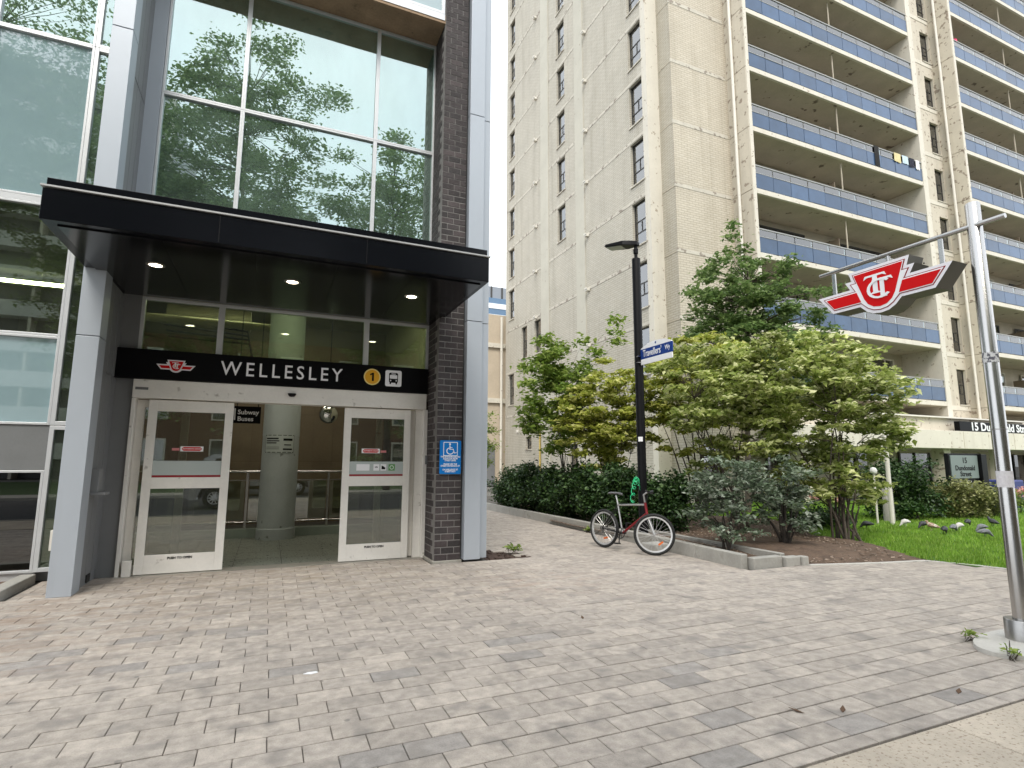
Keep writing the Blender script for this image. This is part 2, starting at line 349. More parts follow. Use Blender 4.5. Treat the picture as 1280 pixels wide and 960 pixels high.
# ---------------------------------------------------------------- plaza pavers
BED = mat('paver bed sand', (.085, .078, .068), .95, var=.2, vscale=20, bump=.3)
plaza = MB().quad((-9, 2.15, -.018), (12, 2.15, -.018), (12, 24, -.018), (-9, 24, -.018)).build('plaza_pavement', BED); tag(plaza, kind='structure')
def paver_mat(name, kw):
    m = mat(name, (.345, .304, .266), .82, var=.24, vscale=13, bump=.35, bscale=110, col2=(.408, .357, .308), spots=((.25, .224, .20), 4.2, .54, .16), **kw)
    nt = m.node_tree; N = nt.nodes; L = nt.links; b = N['Principled BSDF']; geo = N.new('ShaderNodeNewGeometry')
    # rusty dirt that has washed in from the planting bed on the left, darker tan patches by the doors
    for ctr, rad, colr, amt in (((-2.6, 6.6, 0), 2.6, (.27, .18, .125), .6), ((.5, 8.3, 0), 3.2, (.26, .215, .16), .75), ((3.3, 6.5, 0), 1.3, (.40, .27, .2), .3)):
        d = N.new('ShaderNodeVectorMath'); d.operation = 'DISTANCE'; d.inputs[1].default_value = ctr; L.new(geo.outputs['Position'], d.inputs[0])
        r1 = N.new('ShaderNodeMapRange'); r1.inputs[1].default_value = rad; r1.inputs[2].default_value = rad*.25; r1.inputs[3].default_value = 0; r1.inputs[4].default_value = 1; L.new(d.outputs['Value'], r1.inputs[0])
        n = N.new('ShaderNodeTexNoise'); n.inputs['Scale'].default_value = 4.5; n.inputs['Detail'].default_value = 6; n.inputs['Distortion'].default_value = .8
        mp = N.new('ShaderNodeMapping'); mp.inputs['Scale'].default_value = (.5, 1.6, 1); L.new(geo.outputs['Position'], mp.inputs['Vector']); L.new(mp.outputs[0], n.inputs['Vector'])
        r2 = N.new('ShaderNodeMapRange'); r2.inputs[1].default_value = .45; r2.inputs[2].default_value = .68; r2.inputs[3].default_value = 0; r2.inputs[4].default_value = amt; L.new(n.outputs['Fac'], r2.inputs[0])
        mu = N.new('ShaderNodeMath'); mu.operation = 'MULTIPLY'; L.new(r1.outputs[0], mu.inputs[0]); L.new(r2.outputs[0], mu.inputs[1])
        old = b.inputs['Base Color'].links[0].from_socket
        x = N.new('ShaderNodeMix'); x.data_type = 'RGBA'; L.new(mu.outputs[0], x.inputs[0]); L.new(old, x.inputs[6]); x.inputs[7].default_value = lin(colr)
        L.new(x.outputs[2], b.inputs['Base Color'])
    # gum spots and small dark drips
    vz = N.new('ShaderNodeTexVoronoi'); vz.inputs['Scale'].default_value = 2.6; vz.inputs['Randomness'].default_value = 1.; L.new(geo.outputs['Position'], vz.inputs['Vector'])
    rr = N.new('ShaderNodeMapRange'); rr.inputs[1].default_value = .035; rr.inputs[2].default_value = .05; rr.inputs[3].default_value = .55; rr.inputs[4].default_value = 0; L.new(vz.outputs['Distance'], rr.inputs[0])
    old = b.inputs['Base Color'].links[0].from_socket; x = N.new('ShaderNodeMix'); x.data_type = 'RGBA'; L.new(rr.outputs[0], x.inputs[0]); L.new(old, x.inputs[6]); x.inputs[7].default_value = (.13, .12, .11, 1); L.new(x.outputs[2], b.inputs['Base Color'])
    return m
PAV = paver_mat('tan grey paver', dict(objr=.09)); PAVS = paver_mat('tan grey paver far', dict(island=.09))
PAV_D = paver_mat('dark grey paver', dict(objr=.1))
for nd in PAV_D.node_tree.nodes:
    if nd.type == 'RGB': nd.outputs[0].default_value = (.285, .26, .238, 1)
    if nd.type == 'MIX' and tuple(round(c, 3) for c in nd.inputs[7].default_value[:3]) == (.408, .357, .308): nd.inputs[7].default_value = (.315, .285, .26, 1)

PX, PY, GAP = .332, .18, .0062
def x_limits(y):      # plaza outline: list of x intervals at depth y
    iv = []
    if y < 7.85: a = -8.5
    elif y < 8.93: a = -2.50
    else: a = 3.32
    if y < 4.6: bmax = 9.86
    elif y < 5.6: bmax = 9.86 - (y-4.6)*.38
    elif y < 6.05: bmax = 9.45 - (y-5.6)*4.4
    else: bmax = 6.33 if y < 8 else 6.48
    if 8.93 <= y and y < 20.5: iv.append((a, bmax))
    elif y < 8.93:
        if y > 8.22: iv.append((a, 2.30 if y > 8.25 else 2.78)); iv.append((3.32, bmax))
        else: iv.append((a, bmax))
    return iv
full = []; clipped = []
y = 2.285; j = 0
while y < 20.4:
    off = .091 + (0 if j % 2 == 0 else PX/2) + npr.uniform(-.006, .006)
    for (a, b) in x_limits(y + PY/2):
        i0 = math.floor((a-off)/PX); i1 = math.ceil((b-off)/PX)
        for i in range(i0, i1):
            xa = max(a, off+i*PX); xb = min(b, off+(i+1)*PX)
            if xb-xa < .03: continue
            # missing pavers beside the metal pillar
            if 3.2 < (xa+xb)/2 < 3.95 and 8.2 < y < 9.1 and (xa+xb)/2 < 4.0-(y-8.2)*.5: continue
            if 5.2 < (xa+xb)/2 < 7 and 2.4 < y < 2.92 and ((xa+xb)/2-5.95)**2/.5+((y+PY/2)-2.72)**2/.11 < .30: continue
            if xb-xa > PX-.001: full.append((xa, y))
            else: clipped.append((xa, xb, y, y+PY))
    y += PY; j += 1
for i in range(30): clipped.append((2.17+(i-18)*.322, 2.17+(i-17)*.322, 2.172, 2.285))
def paver_geo(x0, x1, y0, y1):      # chamfered block, 9 faces, top at 0
    gx_, gy_ = GAP*.40, GAP*.78; c = .004; a = (x0+gx_, x1-gx_, y0+gy_, y1-gy_)
    lo = [(a[0], a[2], -.03), (a[1], a[2], -.03), (a[1], a[3], -.03), (a[0], a[3], -.03)]
    mi = [(p, q, -c*.8) for p, q, _ in lo]; tp = [(a[0]+c, a[2]+c, 0), (a[1]-c, a[2]+c, 0), (a[1]-c, a[3]-c, 0), (a[0]+c, a[3]-c, 0)]
    fs = [(8, 9, 10, 11)]
    for k in range(4): q = (k+1) % 4; fs += [(k, q, 4+q, 4+k), (4+k, 4+q, 8+q, 8+k)]
    return lo+mi+tp, fs
def vis_area(x, y):
    c = px((x+PX/2, y+PY/2, 0))
    if c[2] < .3 or not (-20 < c[0] < 1300 and 0 < c[1] < 980): return 0
    p = [px((x+a*PX, y+b*PY, 0)) for a, b in ((0,0),(1,0),(1,1),(0,1))]
    return abs(sum(p[i][0]*p[(i+1) % 4][1]-p[(i+1) % 4][0]*p[i][1] for i in range(4)))/2
full.sort(key=lambda q: -vis_area(*q))
vs, fs = paver_geo(-PX/2, PX/2, -PY/2, PY/2)
pm = MB().add(vs, fs).mesh('paver'); pm.materials.append(PAV)
pmd = pm.copy(); pmd.materials.clear(); pmd.materials.append(PAV_D)
for k, (x, y) in enumerate(full[:300]):
    mw = Matrix.Translation((x+PX/2, y+PY/2, npr.uniform(-.002, .0015))) @ Matrix.Rotation(npr.uniform(-.004, .004), 4, 'Z') @ Matrix.Rotation(npr.uniform(-.004, .004), 4, 'X')
    inst('paver', pmd if npr.rand() < .07 else pm, plaza, mw)
mb = MB()
for (x, y) in full[300:]:
    v, f = paver_geo(x, x+PX, y, y+PY); dz = npr.uniform(-.002, .0015); mb.add([(a, b, c+dz) for a, b, c in v], f)
for (a, b, c, d) in clipped:
    v, f = paver_geo(a, b, c, d); mb.add(v, f)
tag(mb.build('far_pavers', PAVS, plaza), kind='stuff')

# ---------------------------------------------------------------- planting bed soil, lawn
SOIL = mat('mulch soil', (.125, .082, .056), .95, var=.35, vscale=6, bump=.9, bscale=45, spots=((.17, .12, .085), 18, .60, .08))
def height_sheet(name, poly, res, amp, m, z0, seed, rise=None):
    xs = [p[0] for p in poly]; ys = [p[1] for p in poly]
    bmx = bmesh.new(); n = {}; rs = np.random.RandomState(seed)
    def inside(x, y):
        c = False; k = len(poly)
        for i in range(k):
            (x1, y1), (x2, y2) = poly[i], poly[(i+1) % k]
            if (y1 > y) != (y2 > y) and x < (x2-x1)*(y-y1)/(y2-y1)+x1: c = not c
        return c
    X = np.arange(min(xs), max(xs)+res, res); Y = np.arange(min(ys), max(ys)+res, res)
    for i in range(len(X)-1):
        for k in range(len(Y)-1):
            if inside(X[i]+res/2, Y[k]+res/2):
                q = []
                for a, b in ((i, k), (i+1, k), (i+1, k+1), (i, k+1)):
                    if (a, b) not in n:
                        z = z0 + amp*(sin(X[a]*2.1+seed)*cos(Y[b]*1.7)+rs.uniform(-.5, .5)) + (rise(X[a], Y[b]) if rise else 0)
                        n[(a, b)] = bmx.verts.new((X[a], Y[b], z))
                    q.append(n[(a, b)])
                bmx.faces.new(q).smooth = True
    me = bpy.data.meshes.new(name); bmx.to_mesh(me); bmx.free()
    return mesh_obj(name, me, m)
soil = height_sheet('planting_bed', [(6.40, 6.22), (7.35, 6.02), (8.6, 5.73), (9.5, 5.58), (9.75, 6.6), (9.95, 7.9), (11.2, 9.2), (11.8, 10.6), (10.8, 12.2), (9.2, 13.2), (8.4, 17.2), (6.48, 17.2)],
                    .09, .012, SOIL, -.004, 3, lambda x, y: .10*min(1, max(0, (y-(6.02-(x-7.35)*.2 if x > 7.35 else 6.1))/1.0)) + .05*max(0, 1-((x-8.2)**2+(y-7)**2)/1.2) + .04*max(0, 1-((x-10.1)**2+(y-7.1)**2)/.8))
tag(soil, kind='structure')
LAWNB = mat('lawn soil green', (.075, .16, .018), .95, var=.25, vscale=5, bump=.4, bscale=80)
lawn_poly = [(9.86, 2.2), (40, 2.2), (40, 13.6), (28, 14.4), (17.3, 15.3), (17.3, 16.35), (14.25, 16.35), (13.6, 17.2), (13.6, 17.6), (8.6, 17.6), (8.6, 14.6), (9.2, 13.2), (10.8, 12.2), (11.8, 10.6), (11.2, 9.2), (9.95, 7.9), (9.75, 6.6), (9.5, 5.58), (9.80, 4.9), (9.86, 4.6)]
lawn = height_sheet('lawn', lawn_poly, .25, .006, LAWNB, .012, 5); tag(lawn, kind='structure')
def inpoly(x, y, poly):
    c = np.zeros(len(x), bool); k = len(poly)
    for i in range(k):
        (x1, y1), (x2, y2) = poly[i], poly[(i+1) % k]
        if y1 == y2: continue
        cond = ((y1 > y) != (y2 > y)) & (x < (x2-x1)*(y-y1)/(y2-y1)+x1); c ^= cond
    return c
n = 150000
gx = npr.uniform(9.5, 22, n); gy = npr.uniform(3.0, 16, n); k = inpoly(gx, gy, lawn_poly) & (npr.rand(n) < np.clip(2.2-gx*.09, .35, 1)); gx = gx[k]; gy = gy[k]; n = len(gx)
h = npr.uniform(.035, .075, n); wd = npr.uniform(.005, .009, n)*1.4; an = npr.uniform(0, 2*pi, n); le = npr.uniform(-.03, .03, (n, 2))
V = np.empty((n, 3, 3)); V[:, 0] = np.stack([gx-wd*np.cos(an), gy-wd*np.sin(an), np.full(n, .005)], 1); V[:, 1] = np.stack([gx+wd*np.cos(an), gy+wd*np.sin(an), np.full(n, .005)], 1)
V[:, 2] = np.stack([gx+le[:, 0], gy+le[:, 1], .015+h], 1)
GRASS = leafmat('lawn grass blade', (.14, .27, .028), (.235, .41, .045), (.35, .48, .10), .3, .6)
gr = np_mesh('grass', V.reshape(-1, 3), np.arange(n*3).reshape(-1, 3), GRASS, None, (13, 9, 0)); tag(gr, 'short bright green mown grass on the lawn', 'grass', kind='stuff')
be = empty('bed_edging', (9, 5.6, 0), 'thin pale concrete edging strip along the bed and lawn front', 'edging')
ep = [(7.46, 6.02), (8.03, 5.87), (8.6, 5.73), (9.05, 5.655), (9.5, 5.58), (9.65, 5.24), (9.80, 4.9), (9.86, 4.6), (9.87, 3.4), (9.87, 2.2)]
for (xa, ya), (xb, yb_) in zip(ep[:-1], ep[1:]):
    dd_ = np.array([xb-xa, yb_-ya, 0]); l_ = np.linalg.norm(dd_); dd_ /= l_; pp_ = np.array([-dd_[1], dd_[0], 0])
    MB().obox(((xa+xb)/2, (ya+yb_)/2, -.012), dd_*(l_/2-.002), pp_*.035, (0, 0, .024)).build('edging_strip', CONC_L, be, .005)
# mulch chips and stones
CHIP = mat('bark chips', (.17, .115, .08), .9, island=.5, col2=(.36, .29, .23))
mb = MB()
for i in range(2600):
    x = npr.uniform(6.6, 11.2); y = npr.uniform(5.7, 11)
    if not inpoly(np.array([x]), np.array([y]), [(7.3, 6.08), (9.45, 5.66), (9.9, 7.9), (11.1, 9.2), (10.5, 11), (7.3, 11)])[0] and not (6.5 < x < 7.1 and 6.3 < y < 9): continue
    a = npr.uniform(0, pi); l = npr.uniform(.008, .026); z = .004 + .10*min(1, max(0, (y-(6.02-(x-7.35)*.2 if x > 7.35 else 6.1))/1.0)) + npr.uniform(0, .02)
    d = np.array([cos(a), sin(a), npr.uniform(-.3, .3)]); e = np.array([-sin(a), cos(a), npr.uniform(-.3, .3)])
    mb.obox((x, y, z), d*l, e*l*.45, np.array([0, 0, .004]))
tag(mb.build('mulch_chips', CHIP), 'brown bark chips scattered over the planting bed', 'mulch', kind='stuff')

# ---------------------------------------------------------------- kerbs of the planter
pk = empty('planter_kerb', (6.4, 6.2, 0), 'grey precast concrete kerb edging the planting bed behind the bicycle', 'kerb')
y = 6.18
while y < 17:
    L_ = .98; x0 = 6.31+min(1, (y-6.18)/4)*.17
    MB().obox((x0+.065, y+L_/2, .075), (.065, 0, 0), (.17*L_/8*(1 if y < 10 else 0), L_/2-.004, 0), (0, 0, .125+npr.uniform(-.003, .003))).build('kerb_stone', CONC, pk, .012); y += L_
for a, b, hz in ((6.445, 7.02, .15), (7.03, 7.32, .135), (7.33, 7.46, .13)):
    MB().box(a, b-.006, 6.10+(a-6.44)*-.1, 6.23+(a-6.44)*-.1, -.05, hz).build('kerb_stone', CONC, pk, .012)
ik = empty('inner_kerb', (7.2, 6.3, 0), 'low inner concrete kerb running behind the small grey leaved shrub', 'kerb')
y = 6.25
while y < 9.2:
    MB().box(7.14, 7.24, y, y+.95, -.05, .155).build('kerb_stone', CONC, ik, .01); y += .955
lk = empty('left_planter_kerb', (-2.6, 8, 0), 'short grey concrete kerb beside the slanted grey column', 'kerb')
MB().box(-2.72, -2.56, 7.86, 8.93, -.05, .10).build('kerb_stone', CONC, lk, .012)
MB().box(-5.5, -2.73, 7.86, 8.0, -.05, .10).build('kerb_stone', CONC, lk, .012)
lsoil = MB().quad((-8.5, 8.0, .03), (-2.73, 8.0, .03), (-2.73, 8.93, .03), (-8.5, 8.93, .03)).build('left_bed', SOIL); tag(lsoil, kind='structure')
dp = MB()
for i in range(70):
    x = npr.uniform(3.28, 3.95); yy = npr.uniform(8.22, 9.15)
    if x > 4.05-(yy-8.2)*.5: continue
    dp.obox((x, yy, -.012), (npr.uniform(.02, .05), .01, 0), (-.01, npr.uniform(.02, .05), .004), (0, 0, npr.uniform(.006, .016)))
dp.box(3.22, 4.05, 8.2, 9.2, -.03, -.016)
tag(dp.build('dirt_patch', mat('dark dirt', (.06, .035, .025), .95, var=.4, vscale=20, bump=.8)), kind='structure')

# ================================================================ STATION BUILDING
YG = 8.95                                   # glazing plane
st = empty('station_building', (.3, 9, 0), 'grey metal and glass subway station with black entrance canopy and dark brick pier', 'building')
G_UP = glass('green tinted curtain wall glass', (.34, .52, .42), .44, reflcol=(.84, .97, .98), wob=.16, film=((.36, .52, .40), .13))  # green haze colour lifts the dark mirrored trees
G_LOW = glass('dark reflective shopfront glass', (.66, .74, .58), .07, reflcol=(.92, 1, .96), film=((.4, .42, .34), .03))
G_FROST = None
def frost_mat():
    m = mat('frosted spandrel glass', (.24, .34, .36), .015, 0, var=.04, vscale=.8); m.node_tree.nodes['Principled BSDF'].inputs['IOR'].default_value = 2.3; return m
G_FROST = frost_mat()
G_DOOR = glass('door glass', (.62, .66, .58), .13, film=((.5, .5, .46), .025))
DARKP = mat('dark grey infill panel', (.18, .185, .185), .5, .2, var=.06)

# left column and fin wall behind it
lc = MB().box(-2.15, -1.92, 7.85, 8.14, 0, 2.955).build('column', ALU, st, .004)
MB().box(-2.15, -1.92, 7.85, 8.14, 2.967, 7.0).build('column', ALU, st, .004)
MB().box(-2.15, -1.92, 7.85, 8.14, 7.012, 12.5).build('column', ALU, st, .004)
fin = MB().box(-2.10, -1.955, 8.142, 8.90, 0.0, 12.5).build('side_wall', ALU_D, st)
for (a, b) in ((8.16, 8.42), (8.43, 8.66), (8.675, 8.90)):
    for (z0, z1) in ((.12, 1.10), (1.11, 2.60), (2.61, 3.75), (4.25, 6.6), (6.61, 9.5)):
        MB().box(-1.9555, -1.943, a, b-.005, z0, z1-.006).build('panel', ALU_D, fin, .002)
MB().box(-1.9555, -1.94, 8.50, 8.64, .02, .115).build('floor_vent', DARKIN, fin)
cr = MB(); cr.box(-1.945, -1.86, 8.22, 8.40, 1.12, 1.40); cr.box(-1.945, -1.78, 8.20, 8.42, 1.085, 1.12)
cr.build('intercom_box', ALU_D, fin, .006)
MB().box(-1.955, -1.735, YG-.06, YG+.05, 0, 3.78).build('jamb_panel', ALU_D, st, .003)
MB().box(-1.955, -1.76, YG-.06, YG+.05, 4.2, 12.5).build('jamb_panel', ALU, st, .003)

# brick pier: each course laid brick by brick
pier = MB().box(2.3645, 2.7695, 8.3045, 8.98, .0, 12.5).build('brick_pier', MORTAR, st)
MB().box(2.335, 2.79, 8.272, 9.0, -.03, .028).build('plinth', PIERB, pier, .006)
brick_m = {}
def brick_mesh(lx, ly, lz):
    key = (round(lx, 3), round(ly, 3))
    if key not in brick_m:
        c = .004; m = MB()
        vs = []
        for z, e in ((0, c), (c, 0), (lz-c, 0), (lz, c)):
            vs += [(-lx/2+e, -ly/2+e, z), (lx/2-e, -ly/2+e, z), (lx/2-e, ly/2-e, z), (-lx/2+e, ly/2-e, z)]
        fs = [(0, 3, 2, 1), (12, 13, 14, 15)]
        for k in range(3):
            for q in range(4): a = k*4+q; b = k*4+(q+1) % 4; fs.append((a, b, b+4, a+4))
        me = m.add(vs, fs).mesh('brick'); me.materials.append(BRICK); brick_m[key] = me
    return brick_m[key]
rest = MB(); course = .099; nb = 0; ncourse = 125
for k in range(ncourse):
    z = .03 + k*course; front = [(2.36, 2.565), (2.565, 2.772)] if k % 2 == 0 else [(2.36, 2.462), (2.462, 2.667), (2.667, 2.772)]
    side = [(8.405, 8.61), (8.61, 8.815), (8.815, 8.98)] if k % 2 == 0 else [(8.505, 8.71), (8.71, 8.915)]
    pcs = [(a+.006, b-.006, 8.30, 8.30+(.098 if k % 2 == 0 else .20) if i == 0 else 8.40) for i, (a, b) in enumerate(front)]
    pcs += [(2.36, 2.36+.094, a+.006, b-.006) for a, b in side]
    for (a, b, c, d) in pcs:
        jx, jy, jz = npr.uniform(-.0012, .0012, 3)
        if nb < 300:
            inst('brick', brick_mesh(b-a, d-c, course-.013), pier, Matrix.Translation(((a+b)/2+jx, (c+d)/2+jy, z+jz))); nb += 1
        else: rest.box(a+jx, b+jx, c+jy, d+jy, z, z+course-.013)
tag(rest.build('upper_bricks', BRICKS, pier), kind='stuff')

# right metal pillar in front of the pier
for z0, z1 in ((.03, 3.745), (3.757, 7.35), (7.362, 12.5)):
    p = MB().box(2.80, 3.06, 8.21, 8.95, z0, z1).build('pillar', ALU, st, .004)
    MB().box(3.061, 3.20, 8.30, 8.95, z0, z1).build('pillar_wing', ALU, st, .004)
MB().box(2.774, 2.80, 8.36, 8.95, .03, 12.5).build('pillar_gap_shade', DARKIN, st)  # dark strip that stands in for shade between pier and pillar

# canopy
can = MB().box(-2.14, 2.46, 6.38, 8.90, 3.785, 4.10).build('canopy', BLACKM, st, .006)
MB().box(-2.12, 2.44, 6.40, 8.90, 4.135, 4.215).build('upstand', BLACKM, can, .004)
MB().box(-2.155, 2.475, 6.362, 8.86, 4.112, 4.129).build('drip_flashing', mat('pale flashing', (.46, .46, .46), .4, .3), can)
for x in (-.62, .92): MB().box(x-.004, x+.004, 6.3775, 6.381, 3.80, 4.10).build('seam', BLKPOST, can)
SOF = mat('black soffit panel', (.005, .005, .006), .14, 0, var=.2, vscale=1.5)
for k in range(5):
    xa = -2.03+k*.885; MB().box(xa, xa+.878, 6.50, 8.86, 3.770, 3.786).build('soffit_panel', SOF, can, .003)
LAMP = emit('downlight lens', (1, .88, .66), 9)
for x in (-1.34, .15, 1.69):
    d = MB().lathe([(.10, 3.766), (.10, 3.7695), (.075, 3.7695), (.07, 3.76)], (x, 7.36, 0), 20).build('downlight', mat('downlight ring', (.35, .33, .3), .3, .8), can)
    MB().lathe([(.0001, 3.765), (.068, 3.765)], (x, 7.36, 0), 20).build('lens', LAMP, d)

# windows: helper for a framed pane
def pane(name, x0, x1, z0, z1, m, parent, y=YG, fr=.03, fm=None, t=.05):
    f = MB(); f.box(x0, x0+fr, y-t, y+t, z0, z1); f.box(x1-fr, x1, y-t, y+t, z0, z1); f.box(x0+fr, x1-fr, y-t, y+t, z0, z0+fr); f.box(x0+fr, x1-fr, y-t, y+t, z1-fr, z1)
    o = f.build(name, fm or FRAME, parent, .003)
    MB().box(x0+fr, x1-fr, y-.006, y+.006, z0+fr, z1-fr).build('glass', m, o)
    return o
# upper curtain wall over the canopy
xs = (-1.755, -.68, 1.345, 2.365)
for i in range(3):
    pane('upper_window', xs[i], xs[i+1], 4.22, 6.89, G_UP, st); pane('upper_window', xs[i], xs[i+1], 6.892, 8.99, G_UP, st)
MB().box(-1.92, 2.37, 8.34, 9.0, 9.0, 9.16).build('soffit', ORC, st)
for i in range(3): pane('spandrel_window', (-1.9, -.6, .9)[i], (-.602, .898, 2.352)[i], 9.17, 11.4, G_FROST, st, 8.38, .05)
MB().box(-1.9, 2.352, 8.33, 8.45, 9.05, 9.168).build('sill_channel', FRAME, st)
# transom lights above the sign
xs = (-1.735, -.745, 1.335, 2.36)
for i in range(3): pane('transom_window', xs[i], xs[i+1], 2.95, 3.775, G_LOW, st, YG, .04)
# left facade bays
for x0, x1 in ((-3.70, -2.60), (-4.85, -3.702), (-6.0, -4.852), (-7.15, -6.002)):
    pane('facade_window', x0, x1, 7.33, 10.6, G_UP, st); pane('facade_spandrel', x0, x1, 4.98, 7.328, G_FROST, st)
    pane('facade_window', x0, x1, 3.11, 4.90, G_LOW, st); pane('facade_spandrel', x0, x1, 1.95, 3.108, G_FROST, st)
    MB().box(x0, x1-.004, YG-.03, YG+.03, 1.38, 1.945).build('infill_panel', DARKP, st, .003)
    pane('facade_window', x0, x1, .12, 1.375, glass('dark ground floor glass', (.10, .12, .10), .09), st)
    MB().box(x0, x1, YG-.05, YG+.05, 4.902, 4.978).build('ledge', FRAME, st)
MB().box(-7.3, -2.6, YG-.02, YG+.2, -.03, .118).build('base_sill', FRAME, st)
for z0, z1 in ((.12, 1.945), (1.95, 4.9), (4.98, 7.33), (7.33, 10.6)):
    pane('corner_light', -2.598, -2.155, z0, z1-.003, G_LOW if z0 < 4 else G_UP, st, YG, .05)
cd = MB(); cd.tube([(-2.30, 8.6, .0), (-2.30, 8.6, .55)], .02, 8); cd.box(-2.36, -2.24, 8.53, 8.67, .42, .66); cd.build('conduit_box', PIPE, st, .004)

# entrance header, jambs and sliding doors
hd = MB().box(-1.73, 2.325, YG-.13, YG+.08, 2.345, 2.60).build('door_header', DOORW, st, .006)
sn = MB().lathe([(.0001, -.05), (.035, -.045), (.055, -.02), (.06, 0)], (.27, YG-.135, 2.50), 14); sn.build('door_sensor', BLKPOST, hd)
MB().box(-1.70, -1.55, YG-.133, YG-.13, 2.455, 2.49).build('maker_plate', mat('plate grey', (.15, .15, .15), .4), hd)
for xa, xb in ((-1.735, -1.69), (2.30, 2.36)): MB().box(xa, xb, YG-.10, YG+.08, 0, 2.343).build('door_jamb', DOORW, st, .004)
MB().box(2.18, 2.299, YG-.02, YG+.07, 0, 2.343).build('door_jamb', DOORW, st, .004)
MB().box(2.33, 2.359, YG-.16, YG-.102, 1.46, 1.60).build('key_switch', ALU_D, st, .004)
pane('side_light', -1.689, -1.05, .02, 2.33, G_DOOR, st, YG+.045, .10, DOORW, .02)
pane('side_light', 1.56, 2.179, .02, 2.33, G_DOOR, st, YG+.045, .10, DOORW, .02)
MB().box(-1.73, 2.36, YG-.16, YG+.12, -.025, .004).build('threshold', mat('worn aluminium threshold', (.40, .38, .34), .45, .6, var=.15, vscale=8), st)
def door(x0, x1, stick_x, flip):
    f = MB(); y0, y1 = YG-.075, YG-.03
    f.box(x0, x0+.105, y0, y1, .012, 2.33); f.box(x1-.105, x1, y0, y1, .012, 2.33)
    f.box(x0+.105, x1-.105, y0, y1, .012, .255); f.box(x0+.105, x1-.105, y0, y1, 1.125, 1.275); f.box(x0+.105, x1-.105, y0, y1, 2.175, 2.33)
    d = f.build('sliding_door', DOORW, st, .004)
    for z0, z1 in ((.255, 1.125), (1.275, 2.175)): MB().box(x0+.105, x1-.105, YG-.057, YG-.049, z0, z1).build('glass', G_DOOR, d)
    yb = YG-.0605
    MB().box(x0+.107, x1-.107, yb, YG-.0575, 1.305, 1.50).build('grey_film', mat('pale grey film', (.42, .47, .46), .5), d)
    MB().box(x0+.107, x1-.107, yb-.001, YG-.0575, 1.277, 1.304).build('red_film', mat('dark red film', (.28, .012, .02), .4), d)
    s = MB().box(stick_x-.14, stick_x+.14, yb, YG-.0575, 1.63, 1.70).build('arrow_sticker', WHITE, d)
    MB().prism([(-.125, 0), (-.10, .026), (.10, .026), (.125, 0), (.10, -.026), (-.10, -.026)], (stick_x, yb-.001, 1.665), (1, 0, 0), (0, 0, 1), (0, -1, 0), .001).build('arrow', RED, s)
    text('sticker_text', 'AUTOMATIC DOOR', .024, (stick_x, yb-.003, 1.665), (1, 0, 0), (0, 0, 1), WHITE, s, ext=.0005, bold=.0008)
    k = -1 if flip else 1
    MB().box(stick_x+k*.15-(.09 if k < 0 else 0), stick_x+k*.15+(.09 if k > 0 else 0), yb, YG-.0575, 1.64, 1.675).build('small_sticker', mat('faded red sticker', (.55, .2, .2), .5), d)
    text('kick_text', 'PUSH TO OPEN', .042, ((x0+x1)/2, y0-.002, .205), (1, 0, 0), (0, 0, 1), BLKPOST, d, ext=.0005, bold=.002)
    return d
dl = door(-1.535, -.495, -.98, True); dr = door(1.05, 2.09, 1.47, False)
yb = YG-.062
for x, w, m in ((1.30, .20, WHITE), (1.505, .09, WHITE), (1.615, .09, WHITE), (1.745, .10, mat('green sticker', (.10, .30, .08), .5))):
    MB().box(x-w/2+.06, x+w/2+.06, yb-.002, yb, 1.36, 1.46).build('notice_sticker', m, dr)
ic = MB()
for rr in (.036, .024): ic.prism([(rr*cos(a), rr*sin(a)) for a in np.linspace(.7, pi-.7, 7)]+[((rr-.007)*cos(a), (rr-.007)*sin(a)) for a in np.linspace(pi-.7, .7, 7)], (1.565, yb-.0035, 1.39), (1, 0, 0), (0, 0, 1), (0, -1, 0), .001)
ic.prism([(-.03, -.03), (.03, -.03), (.03, -.005), (-.005, .02), (-.03, .03)], (1.675, yb-.0035, 1.41), (1, 0, 0), (0, 0, 1), (0, -1, 0), .001)
ic.build('sticker_icon', BLKPOST, dr)
MB().torus((1.805, yb-.003, 1.41), (1, 0, 0), (0, 0, 1), .028, .005, 16, 4).build('sticker_icon', WHITE, dr)
# door stops / floor guide leaf edge
MB().box(-1.66, -1.56, YG-.11, YG-.03, .0, .20).build('floor_guide', DOORW, st, .004)

# ---------------- inside the hall
TILE = mat('lobby floor tile', (.20, .215, .18), .35, var=.08, vscale=5, bump=.02, objr=.06)
lf = MB().box(-7.2, 3.0, 9.03, 14.6, -.06, -.012).build('hall_floor', mat('tile grout', (.08, .085, .07), .8), st)
for i in range(12):
    for j in range(5):
        xa = -5.0+i*.66; ya = 9.07+j*.66
        MB().box(xa+.004, xa+.656, ya+.004, ya+.656, -.012, 0).build('floor_tile', TILE, lf)
HALLW = mat('brown hall wall tile', (.16, .125, .075), .5, var=.1, vscale=2, objr=.06)
bw = MB().box(-7.2, 3.0, 15.2, 15.3, -3, 5.0).build('hall_back_wall', mat('brown grout', (.11, .085, .05), .8), st)
for i in range(17):
    for j in range(4): MB().box(-5.2+i*.48, -5.2+i*.48+.475, 15.188, 15.2, .3+j*1.2, .3+j*1.2+1.193).build('wall_tile', HALLW, bw)
MB().box(2.80, 2.99, 9.0, 15.2, -.05, 12.4).build('hall_side_wall', mat('olive hall wall', (.34, .33, .23), .7, var=.08), st)
MB().box(-7.3, -7.2, 9.0, 15.2, -.05, 12.4).build('hall_side_wall', ALU_D, st)
